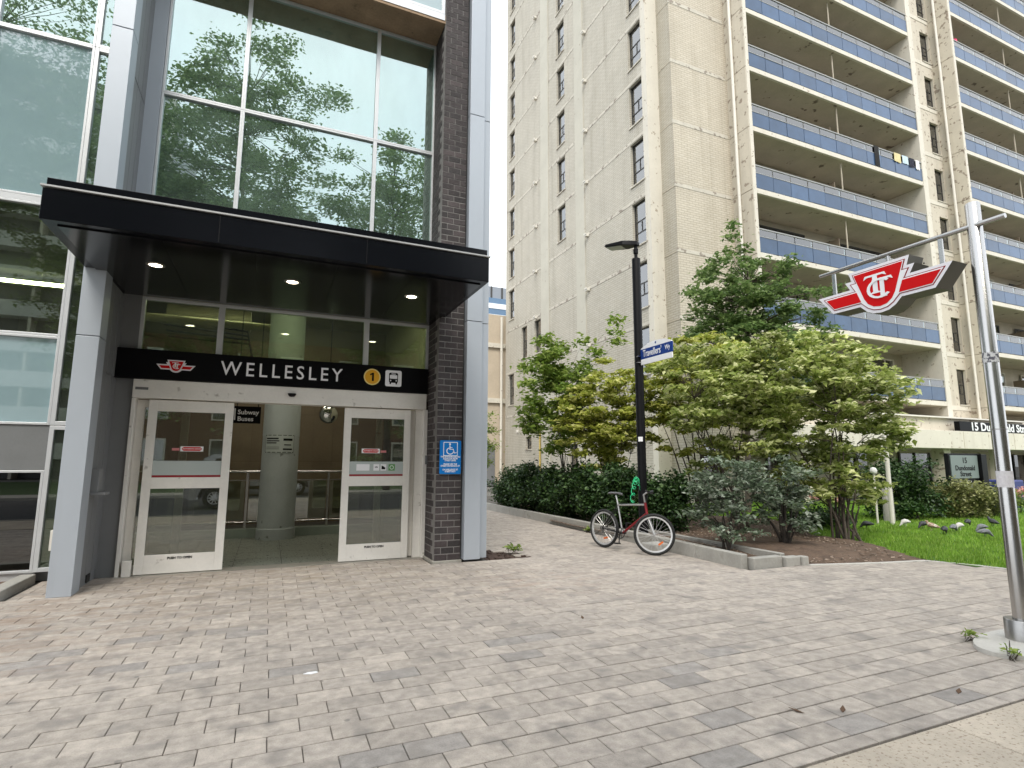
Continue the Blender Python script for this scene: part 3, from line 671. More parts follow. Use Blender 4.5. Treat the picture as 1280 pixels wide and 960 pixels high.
MB().box(-7.2, 2.8, 9.05, 9.75, 4.0, 4.18).build('ceiling_edge', mat('dark hall ceiling', (.34, .33, .24), .9, var=.2, vscale=2), st); MB().box(-7.2, 2.8, 9.75, 9.9, 4.0, 5.2).build('bulkhead', mat('dark hall ceiling', (.34, .33, .24)), st)
MB().box(-7.2, 2.8, 9.9, 15.2, 5.0, 5.2).build('hall_ceiling', mat('dark hall ceiling', (.34, .33, .24), .9, var=.2, vscale=2), st)
MB().box(-7.2, 2.8, 9.1, 15.2, 9.2, 9.4).build('upper_ceiling', mat('upper room ceiling', (.5, .52, .48), .9), st)
MB().box(-7.2, 2.8, 15.0, 15.199, 5.2, 9.2).build('upper_back_wall', mat('upper room wall', (.40, .46, .38), .9, var=.1), st)
MB().box(-7.3, 3.2, 8.96, 16.0, 12.5, 12.7).build('roof', ALU_D, st)
MB().box(3.0, 3.2, 8.951, 16.0, -.05, 12.499).build('outer_side_wall', mat('station side wall', (.30, .30, .30), .6, .2, var=.06), st)
MB().box(-7.3, 3.2, 15.9, 16.0, -.05, 12.499).build('rear_wall', ALU_D, st)
MB().box(-2.60, -2.15, 9.0, 9.1, 0, 3.86).build('inner_partition', ALU_D, st)
DUCT = mat('galvanised duct', (.42, .38, .26), .5, .3, var=.15)
dc = MB(); dc.tube([(-2.0, 12.6, 4.4), (-.5, 12.6, 4.4)], .22, 14); dc.tube([(-2.4, 10.4, 3.82), (-.1, 10.4, 3.82)], .07, 10); dc.build('ceiling_duct', DUCT, st)
wp = MB()
for k in range(4): wp.tube([(-1.9, 11.4+k*.25, 4.05-.06*k), (-.5, 11.5+k*.25, 3.95-.03*k), (-.42, 11.5+k*.25, 3.6), (-.40, 11.5+k*.25, 3.4)], .02, 6)
wp.build('ceiling_conduit', BLKPOST, st)
ccm = mat('grey green painted concrete', (.42, .46, .455), .6, var=.08, vscale=3, bump=.1, spots=((.18, .2, .18), 6, .66, .05))
cc = MB().lathe([(.36, .0), (.36, .20), (.343, .21), (.343, 5.0)], (.22, 12.15, 0), 36).build('round_column', ccm, st)
MB().lathe([(.346, 2.0), (.346, 2.62)], (.22, 12.15, 0), 36).build('lower_wrap', mat('pale column wrap', (.45, .50, .49), .5, var=.03), cc)
nt_ = MB(); R_ = .349
an_ = np.linspace(-pi/2-.95, -pi/2+.75, 13)
for i in range(12):
    a, b = an_[i], an_[i+1]; nt_.quad((.22+R_*cos(a), 12.15+R_*sin(a), 1.66), (.22+R_*cos(b), 12.15+R_*sin(b), 1.66), (.22+R_*cos(b), 12.15+R_*sin(b), 2.02), (.22+R_*cos(a), 12.15+R_*sin(a), 2.02))
nob = nt_.build('column_notice', mat('notice paper', (.50, .55, .52), .6), cc)
nb_ = MB()
for (a0, a1, z0, z1) in ((-.93, .73, 2.0, 2.012), (-.93, .73, 1.668, 1.68), (-.93, -.91, 1.668, 2.012), (.71, .73, 1.668, 2.012), (-.85, -.15, 1.93, 1.955), (-.85, -.1, 1.885, 1.905), (-.85, -.25, 1.845, 1.865), (.1, .62, 1.90, 1.945), (.15, .55, 1.81, 1.83), (.1, .62, 1.72, 1.75), (-.85, -.1, 1.77, 1.778), (-.85, -.1, 1.735, 1.743)):
    for q in np.linspace(a0, a1, 7)[:-1]:
        e = q+(a1-a0)/6; Rq = .3515; A, B = -pi/2+q, -pi/2+e
        nb_.quad((.22+Rq*cos(A), 12.15+Rq*sin(A), z0), (.22+Rq*cos(B), 12.15+Rq*sin(B), z0), (.22+Rq*cos(B), 12.15+Rq*sin(B), z1), (.22+Rq*cos(A), 12.15+Rq*sin(A), z1))
nb_.build('notice_print', BLKPOST, nob)
rl = empty('glass_railing', (0, 12.45, 0), 'steel railing with glass panels on a low tiled kerb inside the station hall', 'railing')
MB().box(-5, 2.79, 12.36, 12.56, -.01, .17).build('base_kerb', mat('green grey terrazzo kerb', (.28, .33, .28), .5, var=.08), rl, .006)
tr = MB(); tr.tube([(-5, 12.45, 1.29), (2.79, 12.45, 1.29)], .026, 10); tr.tube([(-5, 12.45, 1.12), (2.79, 12.45, 1.12)], .014, 8); tr.tube([(-5, 12.45, .30), (2.79, 12.45, .30)], .016, 8); tr.build('rail', STEEL, rl)
for i in range(6):
    x = -5+i*1.55
    MB().box(x-.025, x+.025, 12.43, 12.47, .17, 1.27).build('post', STEEL, rl, .003)
    if i < 5: MB().box(x+.04, x+1.51, 12.445, 12.455, .33, 1.10).build('glass_panel', glass('railing glass', (.72, .78, .72), .10), rl)
cm = empty('convex_mirror', (1.10, 12.6, 2.4), 'round convex safety mirror hanging from the hall ceiling', 'mirror')
mm = MB().lathe([(.2, 0), (.19, .03), (.15, .06), (.09, .08), (.0001, .09)], (0, 0, 0), 24)
M4 = Matrix.Translation((1.16, 12.75, 2.52)) @ Matrix.Rotation(radians(100), 4, 'X') @ Matrix.Rotation(radians(0), 4, 'Z')
inst('mirror_dome', mm.mesh('mirror_dome'), cm, M4, mat('mirror', (.8, .82, .82), .03, 1.))
MB().tube([(1.16, 12.80, 2.6), (1.16, 12.85, 5.0)], .012, 6).build('bracket', BLKPOST, cm)
hs = empty('hanging_sign', (-.6, 10.2, 2.2), 'small black hanging sign reading Subway Buses inside the doorway', 'sign')
MB().box(-.57, -.155, 10.15, 10.19, 2.12, 2.40).build('board', SIGNBLK, hs, .003)
text('lettering', 'Subway', .105, (-.505, 10.148, 2.30), (1, 0, 0), (0, 0, 1), WHITE, hs, 'LEFT', .001, .002)
text('lettering', 'Buses', .105, (-.505, 10.148, 2.19), (1, 0, 0), (0, 0, 1), WHITE, hs, 'LEFT', .001, .002)
MB().box(-.556, -.535, 10.146, 10.15, 2.17, 2.36).build('white_bar', WHITE, hs); hw = MB(); hw.tube([(-.52, 10.17, 2.40), (-.52, 10.17, 5.0)], .008, 6); hw.tube([(-.2, 10.17, 2.40), (-.2, 10.17, 5.0)], .008, 6); hw.build('hanger', BLKPOST, hs)
tm = empty('ticket_machine', (2.35, 13.2, 0), 'tall dark machine standing by the olive wall inside the hall', 'machine')
MB().box(2.15, 2.75, 11.2, 12.0, 0, 1.95).build('cabinet', BLKPOST, tm, .02); MB().box(2.14, 2.152, 11.32, 11.88, 1.1, 1.7).build('screen', mat('dull screen', (.08, .09, .1), .2), tm)
# lit ceiling lamps inside (one shows through the upper left window, others added out of sight to brighten the hall)
LITL = emit('strip and fill lamp glow', (1, .93, .78), 30)
for (x, y, z, l) in ((-3.25, 9.45, 3.93, .5), (-.9, 10.7, 4.94, .55), (1.4, 10.7, 4.94, .55), (.2, 13.3, 4.94, .55)):
    t = empty('strip_and_fill_lamp', (x, y, z), {-3.25: 'lit strip lamp seen through the window left of the slanted column', -.9: 'unseen strip lamp added to brighten the hall above the left sliding door', 1.4: 'unseen strip lamp added to brighten the hall above the right sliding door', .2: 'unseen strip lamp added to brighten the hall behind the round column'}[x], 'lamp')
    MB().box(x-l, x+l, y-.09, y+.09, z+.012, z+.055).build('housing', FRAME, t, .004); MB().box(x-l+.02, x+l-.02, y-.07, y+.07, z, z+.011).build('diffuser', LITL, t)

# ---------------- the red transit emblem, used twice
OUT = [(-.5, .05), (-.38, -.105), (-.155, -.105), (-.11, -.15), (-.06, -.178), (0, -.187), (.06, -.178), (.11, -.15), (.155, -.105), (.38, -.105), (.5, .05), (.225, .05), (.262, .115), (.208, .115), (.232, .187),
       (-.232, .187), (-.208, .115), (-.262, .115), (-.225, .05)]
def inset(p, d):
    n = len(p); out = []
    ar = sum(p[i][0]*p[(i+1) % n][1]-p[(i+1) % n][0]*p[i][1] for i in range(n)); s = 1 if ar > 0 else -1
    for i in range(n):
        a, b, c = np.array(p[i-1]), np.array(p[i]), np.array(p[(i+1) % n])
        e1 = (b-a)/np.linalg.norm(b-a); e2 = (c-b)/np.linalg.norm(c-b)
        n1 = s*np.array([-e1[1], e1[0]]); n2 = s*np.array([-e2[1], e2[0]]); m_ = n1+n2; k = m_@m_
        out.append(tuple(b + m_*d*2/max(k, .8)))
    return out
def emblem(parent, o, u, v, n, W_, depth, line=True):
    o, u, v, n = map(lambda q: np.array(q, float), (o, u, v, n))
    sc = lambda P: [(a*W_, b*W_) for a, b in P]
    bx = MB().prism(sc(OUT), o, u, v, n, depth).build('sign_box', mat('white sign face', (.78, .76, .80), .4), parent)
    e = .0035 if depth > .05 else .0012; k = 1
    if line:
        MB().prism(sc(inset(OUT, .022)), o+n*e, u, v, n, e).build('red_line', DRED, bx); MB().prism(sc(inset(OUT, .028)), o+n*2*e, u, v, n, e).build('white_field', WHITE, bx); k = 3
    rd = MB(); rd.prism(sc([(-.185, .152), (.185, .152), (.115, -.055), (.09, -.098), (.05, -.128), (0, -.138), (-.05, -.128), (-.09, -.098), (-.115, -.055)]), o+n*k*e, u, v, n, e)
    rd.prism(sc([(-.428, .013), (-.365, -.07), (-.142, -.07), (-.172, .013)]), o+n*k*e, u, v, n, e); rd.prism(sc([(.428, .013), (.172, .013), (.142, -.07), (.365, -.07)]), o+n*k*e, u, v, n, e)
    rd.build('red_shield', RED, bx)
    lt = MB(); q = o+n*(k+1)*e
    def T(x, y, w, h, st_): return [(x-w, y), (x-w-.012, y-.028), (x-w+.018, y-.014), (x-st_, y-.016), (x-st_, y-h+.016), (x-st_*2, y-h+.008), (x-st_*2, y-h), (x+st_*2, y-h), (x+st_*2, y-h+.008), (x+st_, y-h+.016), (x+st_, y-.016), (x+w-.018, y-.014), (x+w+.012, y-.028), (x+w, y)]
    lt.prism(sc(T(-.022, .118, .075, .150, .018)), q, u, v, n, e); lt.prism(sc(T(.030, .076, .07, .150, .016)), q+n*e, u, v, n, e)
    ca = np.linspace(.75, 2*pi-.75, 15); lt.prism(sc([(.012+.098*cos(a), -.0+.078*sin(a)) for a in ca]+[(.008+(.082-.012*cos((a-pi)*.5))*cos(a), .062*sin(a)) for a in ca[::-1]]), q+n*2*e, u, v, n, e)
    lt.build('monogram', WHITE, bx); return bx

# ---------------- long black station sign
sg = empty('station_sign', (.2, 8.8, 2.6), 'long black sign reading WELLESLEY above the sliding doors', 'sign')
MB().box(-1.95, 2.335, YG-.16, YG-.055, 2.605, 3.012).build('sign_board', SIGNBLK, sg, .004)
ys = YG-.1605
emblem(sg, (-1.245, ys-.002, 2.795), (1, 0, 0), (0, 0, 1), (0, -1, 0), .47, .002, False)
text('lettering', 'WELLESLEY', .285, (.14, ys-.003, 2.805), (1, 0, 0), (0, 0, 1), WHITE, sg, ext=.003, bold=.0015, space=1.36, sx=.90)
bd = MB(); bd.prism([(.13*cos(a), .13*sin(a)) for a in np.linspace(0, 2*pi, 33)[:-1]], (1.43, ys-.002, 2.825), (1, 0, 0), (0, 0, 1), (0, -1, 0), .002)
b1 = bd.build('line_badge', mat('pale yellow ring', (.8, .65, .25), .5), sg)
MB().prism([(.112*cos(a), .112*sin(a)) for a in np.linspace(0, 2*pi, 33)[:-1]], (1.43, ys-.004, 2.825), (1, 0, 0), (0, 0, 1), (0, -1, 0), .002).build('yellow_disc', mat('amber yellow', (.72, .36, .01), .5), b1)
MB().prism([(-.004, -.066), (.026, -.066), (.026, .066), (.004, .066), (-.034, .044), (-.034, .020), (-.004, .034)], (1.43, ys-.006, 2.825), (1, 0, 0), (0, 0, 1), (0, -1, 0), .002).build('digit', SIGNBLK, b1)
def rrect(x0, x1, z0, z1, r, n=5):
    P = []
    for cx, cz, a0 in ((x1-r, z1-r, 0), (x0+r, z1-r, pi/2), (x0+r, z0+r, pi), (x1-r, z0+r, 1.5*pi)):
        P += [(cx+r*cos(a0+k*pi/2/n), cz+r*sin(a0+k*pi/2/n)) for k in range(n+1)]
    return P
bb = MB().prism(rrect(-.13, .13, -.13, .13, .03), (1.765, ys-.002, 2.82), (1, 0, 0), (0, 0, 1), (0, -1, 0), .002).build('bus_badge', WHITE, sg)
bs = MB(); bo = (1.765, ys-.004, 2.82); A3 = ((1, 0, 0), (0, 0, 1), (0, -1, 0))
bs.prism(rrect(-.072, .072, -.07, .092, .025), bo, *A3, .002); bs.box(1.765-.06, 1.765-.035, ys-.004, ys-.002, 2.728, 2.752); bs.box(1.765+.035, 1.765+.06, ys-.004, ys-.002, 2.728, 2.752)
bso = bs.build('bus_icon', SIGNBLK, bb)
bw_ = MB(); bw_.prism(rrect(-.06, .06, -.005, .055, .012), (1.765, ys-.006, 2.82), *A3, .002); bw_.prism(rrect(-.035, .035, .066, .078, .005), (1.765, ys-.006, 2.82), *A3, .002)
for sx in (-1, 1): bw_.prism([(sx*.045+.011*cos(a), -.035+.011*sin(a)) for a in np.linspace(0, 2*pi, 11)[:-1]], (1.765, ys-.006, 2.82), *A3, .002)
bw_.build('bus_windows', WHITE, bb)

# ---------------- accessibility sign on the pier
ac = empty('accessibility_sign', (2.585, 8.27, 1.3), 'blue wheelchair access sign screwed to the brick pier', 'sign')
MB().prism(rrect(-.172, .172, 0, .515, .02), (2.58, 8.272, 1.315), *A3, .012).build('plate', BLUE, ac)
ya = 8.2715; o_ = (2.58, ya-.002, 1.315); wi = MB()
P1 = rrect(-.115, .115, .275, .49, .012); P2 = rrect(-.105, .105, .285, .48, .008)
n1 = len(P1)
for i in range(n1):
    j2 = (i+1) % n1; wi.prism([P1[i], P1[j2], P2[j2], P2[i]], o_, *A3, .002)
ca = np.linspace(pi*.62, pi*2.1, 18); wi.prism([(-.005+.062*cos(a), .352+.055*sin(a)) for a in ca]+[(-.005+.048*cos(a), .352+.042*sin(a)) for a in ca[::-1]], o_, *A3, .002)
wi.prism([(.016*cos(a)-.01, .458+.014*sin(a)) for a in np.linspace(0, 2*pi, 13)[:-1]], o_, *A3, .002)
wi.prism([(-.018, .44), (-.004, .44), (-.004, .41), (.03, .41), (.03, .402), (-.004, .402), (-.004, .385), (.045, .385), (.07, .325), (.095, .335), (.098, .326), (.064, .313), (.037, .374), (-.018, .374)], o_, *A3, .002)
wi.build('wheelchair_symbol', WHITE, ac)
for i, s_ in enumerate(('THIS STATION HAS NO', 'ELEVATOR FROM', 'STREET LEVEL', '', 'PLEASE USE THE', 'STREET ENTRANCE AT', '', 'ON WELLESLEY ST', 'STREET EAST')):
    if s_: text('lettering', s_, .034, (2.58, ya-.002, 1.315+.262-i*.028), (1, 0, 0), (0, 0, 1), WHITE, ac, ext=.0008, bold=.001, sx=.88)

# ================================================================ APARTMENT TOWER
tw = empty('apartment_tower', (22, 20, 0), 'tall cream painted brick apartment tower with long blue panelled balconies', 'building')
F0, FH, NF = 4.27, 2.735, 12
FL = [F0+FH*k for k in range(NF+1)]; ZT = FL[-1]+1.2
XL, Y1, Y2, Y3, XC, XF, YB = 13.65, 17.24, 16.40, 15.39, 14.25, 17.30, 32.2
def holed_wall(axis, c, u0, u1, z0, z1, holes, depth, sgn=1):
    """wall sheet in the plane axis=c with rectangular openings and real reveals; depth goes into the building (+axis)"""
    us = sorted({u0, u1, *[h[0] for h in holes], *[h[1] for h in holes]}); zs = sorted({z0, z1, *[h[2] for h in holes], *[h[3] for h in holes]})
    m = MB(); P = (lambda u, d, z: (c+d, u, z)) if axis == 'x' else (lambda u, d, z: (u, c+d, z))
    fl = axis == 'x'
    def q(a, b, cc, d): m.quad(*( (d, cc, b, a) if fl else (a, b, cc, d)))
    for i in range(len(us)-1):
        for k in range(len(zs)-1):
            um, zm = (us[i]+us[i+1])/2, (zs[k]+zs[k+1])/2
            if any(h[0] < um < h[1] and h[2] < zm < h[3] for h in holes): continue
            q(P(us[i], 0, zs[k]), P(us[i+1], 0, zs[k]), P(us[i+1], 0, zs[k+1]), P(us[i], 0, zs[k+1]))
    for a, b, zz0, zz1 in holes:
        for (p, r_) in (((a, zz0), (b, zz0)), ((b, zz0), (b, zz1)), ((b, zz1), (a, zz1)), ((a, zz1), (a, zz0))):
            q(P(p[0], 0, p[1]), P(p[0], depth, p[1]), P(r_[0], depth, r_[1]), P(r_[0], 0, r_[1]))
    return m
win_cache = {}
def tower_window(axis, c, a, b, z0, z1, depth=.12, rows=(.42, .68)):
    """frame with an upper fixed light and two lower sashes, panes and a curtain behind; meshes shared between equals"""
    w, h = b-a, z1-z0; key = (axis, round(w, 2), round(h, 2))
    if key not in win_cache:
        P = (lambda u, d, z: (d, u, z)) if axis == 'x' else (lambda u, d, z: (u, d, z))
        def bx(m, u0, u1, d0, d1, zz0, zz1):
            if axis == 'x': m.box(d0, d1, u0, u1, zz0, zz1)
            else: m.box(u0, u1, d0, d1, zz0, zz1)
        f = MB(); t = .045
        for (u0, u1, zz0, zz1) in ((-w/2, -w/2+t, 0, h), (w/2-t, w/2, 0, h), (-w/2+t, w/2-t, 0, t), (-w/2+t, w/2-t, h-t, h), (-w/2+t, w/2-t, h*.30, h*.30+t), (-w/2+t, w/2-t, h*.56, h*.56+t), (-.02, .02, h*.30+t, h*.56)): bx(f, u0, u1, 0, .05, zz0, zz1)
        g_ = MB(); bx(g_, -w/2+t, w/2-t, .02, .026, t, h-t)
        cu = MB(); bx(cu, -w/2+t, w/2-t, .14, .15, t, h-t)  # near-black sheet behind the pane, stands in for an unlit interior
        cs = MB(); bx(cs, -w/2+.05, -w/2+.05+w*.42, .10, .12, t, h-t)
        sl = MB(); bx(sl, -w/2-.03, w/2+.03, -.17, 0, -.06, -.002)
        win_cache[key] = (f.mesh('window'), g_.mesh('pane'), cu.mesh('room'), cs.mesh('curtain'), sl.mesh('sill'))
    f, g_, cu, cs, sl = win_cache[key]; u = (a+b)/2
    mw = Matrix.Translation((c+depth, u, z0) if axis == 'x' else (u, c+depth, z0))
    o = inst('window', f, tw, mw, DARKF); inst('pane', g_, o, mw, G_TOWER); inst('room', cu, o, mw, DARKIN)
    if npr.rand() < .75: inst('curtain', cs, o, mw @ (Matrix.Translation((0, npr.uniform(-.02, w*.45), 0)) if axis == 'x' else Matrix.Translation((npr.uniform(-.02, w*.45), 0, 0))), CURT)
    inst('sill', sl, o, mw, TBAND)
# side wall (faces -X): three columns of windows, pilasters, bands, vents
cols = ((17.50, 18.46), (24.26, 25.14), (30.95, 31.78))
holes = []
for k in range(0, NF):
    z1 = FL[k+1]-.06; z0 = z1-1.93
    for ci, (a, b) in enumerate(cols):
        if ci == 1 and k < 3: continue
        if ci == 0 and k < 0: continue
        holes.append((a, b, z0, z1))
zlo = (FL[2]-2.05, FL[2]-.15)
holes = [h_ for h_ in holes if not (h_[0] > 26 and h_[2] < FL[1]+1.5 and h_[2] > FL[0]+1.5)]
for (a, b) in ((29.05, 29.82), (27.22, 28.02)): holes.append((a, b, FL[2]-2.1, FL[2]-.17))
low = [(28.45, 29.2, 2.25, 2.95), (23.3, 24.1, .9, 2.4), (20.2, 21.3, .9, 2.4)]
holed_wall('x', XL, Y1+.012, YB, 0, ZT, holes+low, .14).build('side_wall', TB_L, tw)
for h_ in holes+low: tower_window('x', XL, *h_)
for k in range(NF+1):
    z = FL[k]
    segs = [(Y1+.02, 22.29), (23.17, 26.14), (27.14, YB)]
    for a, b in segs: MB().box(XL-.012, XL+.05, a, b, z-.02, z+.12).build('slab_band', TBAND, tw)
for a, b in ((22.30, 23.16), (26.15, 27.13)): MB().box(XL-.035, XL+.1, a, b, .5, ZT).build('pilaster', TPALE if a > 30 else mat('pale side concrete', (.50, .475, .40), .8, var=.06, vscale=1.2, bump=.1, spots=((.36, .31, .25), 5, .66, .04)), tw)
vm = MB(); vm.box(-.16, 0, -.10, .10, -.05, .07); vm.box(-.19, -.16, -.11, .11, .03, .09); vmesh = vm.mesh('vent')
for k in range(1, NF):
    for y_ in (22.04, 27.72): inst('vent', vmesh, tw, Matrix.Translation((XL-.012, y_, FL[k]-.04)), PIPE)
# corner: pale column, return, brick front, fin
MB().box(XL-.015, XC+.05, Y1-.03, Y1+.30, 0, ZT).build('corner_column', TPALE, tw)
MB().box(XC, XC+.35, Y2+.012, Y1-.031, 0, ZT).build('corner_return', painted_brick('cream brick shaded return', (.47, .435, .36)), tw)  # shade of the recessed return put into its brick colour
holed_wall('y', Y2, XC-.002, XF, 0, ZT, [(15.0, 16.1, .9, 2.3)], .12).build('front_wall', TB_F, tw); tower_window('y', Y2, 15.0, 16.1, .9, 2.3)
for k in range(NF+1):
    MB().box(XC-.014, XF-.1, Y2-.013, Y2+.04, FL[k]-.03, FL[k]+.13).build('slab_band', TBAND, tw); MB().box(XC-.012, XC+.02, Y2+.045, Y1-.04, FL[k]-.02, FL[k]+.02).build('joint', TSOFF, tw)
for xf in (XF, 32.75, 47.0):
    for k in range(NF+1):
        z0 = (3.5 if k == 0 else FL[k-1]+.02); MB().box(xf, xf+.20, Y3-.02, Y2+1.2, z0, FL[k]).build('fin_panel', TCONC, tw, .012)
    MB().box(xf+.02, xf+.195, Y3-.045, Y3-.021, 3.5, ZT).build('fin_edge', TPALE, tw)
    MB().tube([(xf-.10, 15.98, 3.6), (xf-.10, 15.98, ZT)], .065, 10).build('downpipe', PIPE, tw)
    pb = MB()
    for z in FL: pb.box(xf-.17, xf, 15.95, 16.01, z-.5, z-.46)
    pb.build('pipe_clips', PIPE, tw)
# balcony stacks
def balcony_stack(xa, xb):
    span = xb-xa; npan = 11; pw = span/npan
    pan = MB().box(-pw/2+.012, pw/2-.012, -.012, .012, 0, .62).mesh('blue_panel'); gl = MB().box(-pw/2+.02, pw/2-.02, -.004, .004, .03, .30).mesh('glass_strip')
    for k in range(NF):
        z = FL[k]
        s = MB().box(xa, xb, Y3, 17.2, z-.10, z+.11).build('balcony', TPALE if k else TPALE, tw, .008)
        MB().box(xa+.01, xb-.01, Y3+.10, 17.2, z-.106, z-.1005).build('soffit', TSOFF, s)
        for i in range(npan):
            x = xa+pw*(i+.5); inst('blue_panel', pan, s, Matrix.Translation((x, Y3+.03+npr.uniform(-.006, .006), z+.15+npr.uniform(-.006, .006))), BPANEL); inst('glass_strip', gl, s, Matrix.Translation((x, Y3+.03, z+.78)), G_BALC)
        r_ = MB(); r_.box(xa, xb, Y3+.0, Y3+.06, z+1.09, z+1.14); r_.box(xa, xb, Y3+.005, Y3+.055, z+.772, z+.80); r_.build('rail', BRAIL, s)
        p_ = MB()
        for i in range(npan+1): p_.box(max(xa, xa+pw*i-.012), min(xb, xa+pw*i+.012), Y3+.045, Y3+.075, z+.11, z+1.09)
        p_.build('posts', DARKF, s)
        xm = (xa+xb)/2
        dv = MB(); dv.box(xm-.03, xm+.03, 16.0, 17.1, z+.11, z+1.9); dv.build('divider', mat('brown divider', (.20, .16, .11), .8, var=.1), s)
        MB().box(xm-.02, xm+.02, 15.62, 15.66, z+.11, z+FH-.106).build('divider_post', TBACK, s)
        for c in ((xa+xm)/2, (xm+xb)/2):
            wd_ = MB(); wd_.box(c-2.0, c+2.0, 17.12, 17.15, z+.12, z+2.25); w_ = wd_.build('patio_glazing', G_TOWER, s)
            fr = MB()
            for q in (-2.0, -.9, .2, 1.3, 1.95): fr.box(c+q, c+q+.06, 17.07, 17.118, z+.12, z+2.25)
            fr.box(c-2, c+2.01, 17.07, 17.116, z+2.25, z+2.32); fr.build('patio_frame', TPALE if rnd.random() < .3 else DARKF, s)
            if npr.rand() < .7: q = npr.uniform(-1.8, .6); MB().box(c+q, c+q+npr.uniform(.5, 1.3), 17.17, 17.18, z+.15, z+2.2).build('curtain', CURT, s)
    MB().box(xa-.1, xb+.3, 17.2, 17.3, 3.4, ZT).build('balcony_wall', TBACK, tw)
    MB().box(xb, xb+.36, Y3-.02, 17.25, 3.5, ZT).build('end_wall', TPALE, tw, .01)
balcony_stack(17.50, 28.9); balcony_stack(32.95, 44.35)
# recessed strip of wall with windows between the stacks
for xa, xb, wa, wb in ((29.26, 32.75, 31.9, 32.68), (44.71, 47.0, 45.9, 46.7)):
    hs_ = [(wa, wb, FL[k]+.20, FL[k]+2.02) for k in range(NF)]
    holed_wall('y', Y2, xa, xb, 3.5, ZT, hs_, .14).build('recess_wall', TCONC, tw)
    for h_ in hs_: tower_window('y', Y2, *h_)
    for k in range(NF+1): MB().box(xa, xb, Y2-.02, Y2+.03, FL[k]-.10, FL[k]+.13).build('slab_band', TPALE, tw)
# body behind everything and roof
MB().box(XL+.6, 60, 17.9, YB-.05, 0, ZT-.02).build('core', TBACK, tw); MB().box(XL-.05, 60, Y3, YB+.05, ZT, ZT+.3).build('roof_slab', TPALE, tw)
MB().box(XL+.01, 60, YB, YB+.1, 0, ZT).build('rear_wall', TB_L, tw); MB().box(47.2, 60, Y2, Y2+.2, 3.5, ZT).build('far_wall', TCONC, tw)
# podium band over a recessed ground floor
pod = MB().box(17.3, 60, 14.4, 17.9, 2.16, 2.93).build('podium_band', TPALE, tw, .01)
for i in range(8): MB().box(20.0+i*4.0, 20.02+i*4.0, 14.392, 14.4005, 2.17, 2.92).build('joint', TSOFF, pod)
MB().box(17.32, 60, 14.9, 17.9, 2.94, 3.52).build('podium_upper', TCONC, tw, .01); MB().box(17.0, 34, 14.75, 15.3, 3.521, 3.58).build('podium_ledge', PIPE, tw)
MB().box(17.5, 60, 17.4, 17.6, 0, 2.16).build('ground_floor_wall', TBACK, tw)
for i in range(9):
    x = 18.2+i*4.4
    MB().box(x, x+.5, 14.7, 15.2, -.02, 2.16).build('podium_column', TCONC, tw, .01)
    gf = MB(); gf.box(x+1.2, x+3.6, 17.36, 17.39, .3, 2.0); gw = gf.build('ground_window', glass('dark lobby glass', (.3, .3, .28), .05), tw)
    for q in (1.15, 2.35, 3.55): MB().box(x+q, x+q+.08, 17.30, 17.358, .3, 2.05).build('mullion', DARKF, gw)
MB().tube([(XL-.06, 27.26, .2), (XL-.06, 27.26, 3.3), (XL-.06, 27.0, 3.4), (XL-.02, 27.0, 3.4)], .05, 8).build('gas_pipe', mat('yellow gas pipe', (.55, .42, .12), .6), tw)
for yy in (25.9, 30.3): MB().box(XL-.10, XL, yy-.1, yy+.1, 3.25, 3.42).build('wall_lamp', PIPE, tw, .02)

bsn = empty('building_sign', (27.9, 14.4, 2.95), 'black raised sign reading 15 Dundonald Street on the tower podium', 'sign')
MB().box(27.8, 34.6, 14.40, 14.62, 2.935, 3.37).build('sign_board', SIGNBLK, bsn, .01)
text('lettering', '15 Dundonald Street', .50, (31.2, 14.396, 3.14), (1, 0, 0), (0, 0, 1), WHITE, bsn, ext=.004, bold=.012, sx=1.22)
# things on balconies
LAU = [('black_bag', (25.45, .3, .95), (.34, .78), (.012, .012, .012), 'black bag hanging outside a balcony rail', 'bag', 4),
       ('yellow_cloth', (27.0, .75, 1.14), (.5, .42), (.60, .52, .28), 'pale yellow cloth drying over a balcony rail', 'laundry', 4),
       ('blue_shirt', (27.6, .8, 1.14), (.45, .36), (.50, .62, .68), 'pale blue shirt drying over a balcony rail', 'laundry', 4),
       ('dark_trousers', (28.1, .75, 1.14), (.4, .42), (.015, .016, .03), 'dark trousers drying over a balcony rail', 'laundry', 4),
       ('white_towel', (28.55, .7, 1.14), (.28, .45), (.75, .73, .7), 'white towel drying over a balcony rail beside dark trousers', 'laundry', 4)]
for nm, (x, zo, zt), (w, hh), col, lab, cat, k in LAU:
    m = MB(); nn = 6; z = FL[k]
    for i in range(nn):
        a = x-w/2+w*i/nn; b = x-w/2+w*(i+1)/nn; d = .02*sin(i*2.1); e = .02*sin((i+1)*2.1); zb = z+zt-hh-.05*rnd.random()
        m.quad((a, Y3-.02-d, zb), (b, Y3-.02-e, zb), (b, Y3-.015, z+1.16), (a, Y3-.015, z+1.16)); m.quad((a, Y3-.015, z+1.16), (b, Y3-.015, z+1.16), (b, Y3+.085, z+1.0), (a, Y3+.085, z+1.0))
    tag(m.build(nm, mat(nm, col, .9, var=.1), sharp=False), lab, cat)
rj = MB(); rj.tube([(34.2, 15.9, FL[7]+1.95), (34.2, 15.9, FL[7]+1.85), (34.2, 15.9, FL[7]+1.2), (34.2, 15.9, FL[7]+.7)], [.02, .13, .17, .21], 10)
tag(rj.build('pink_coat', mat('pink coat', (.62, .03, .12), .8)), 'bright pink coat hung up on a high balcony', 'clothing')
rj = MB(); rj.tube([(34.9, 15.9, FL[7]+1.55), (34.9, 15.9, FL[7]+1.48), (34.9, 15.9, FL[7]+1.1), (34.9, 15.9, FL[7]+.7)], [.02, .10, .13, .16], 10)
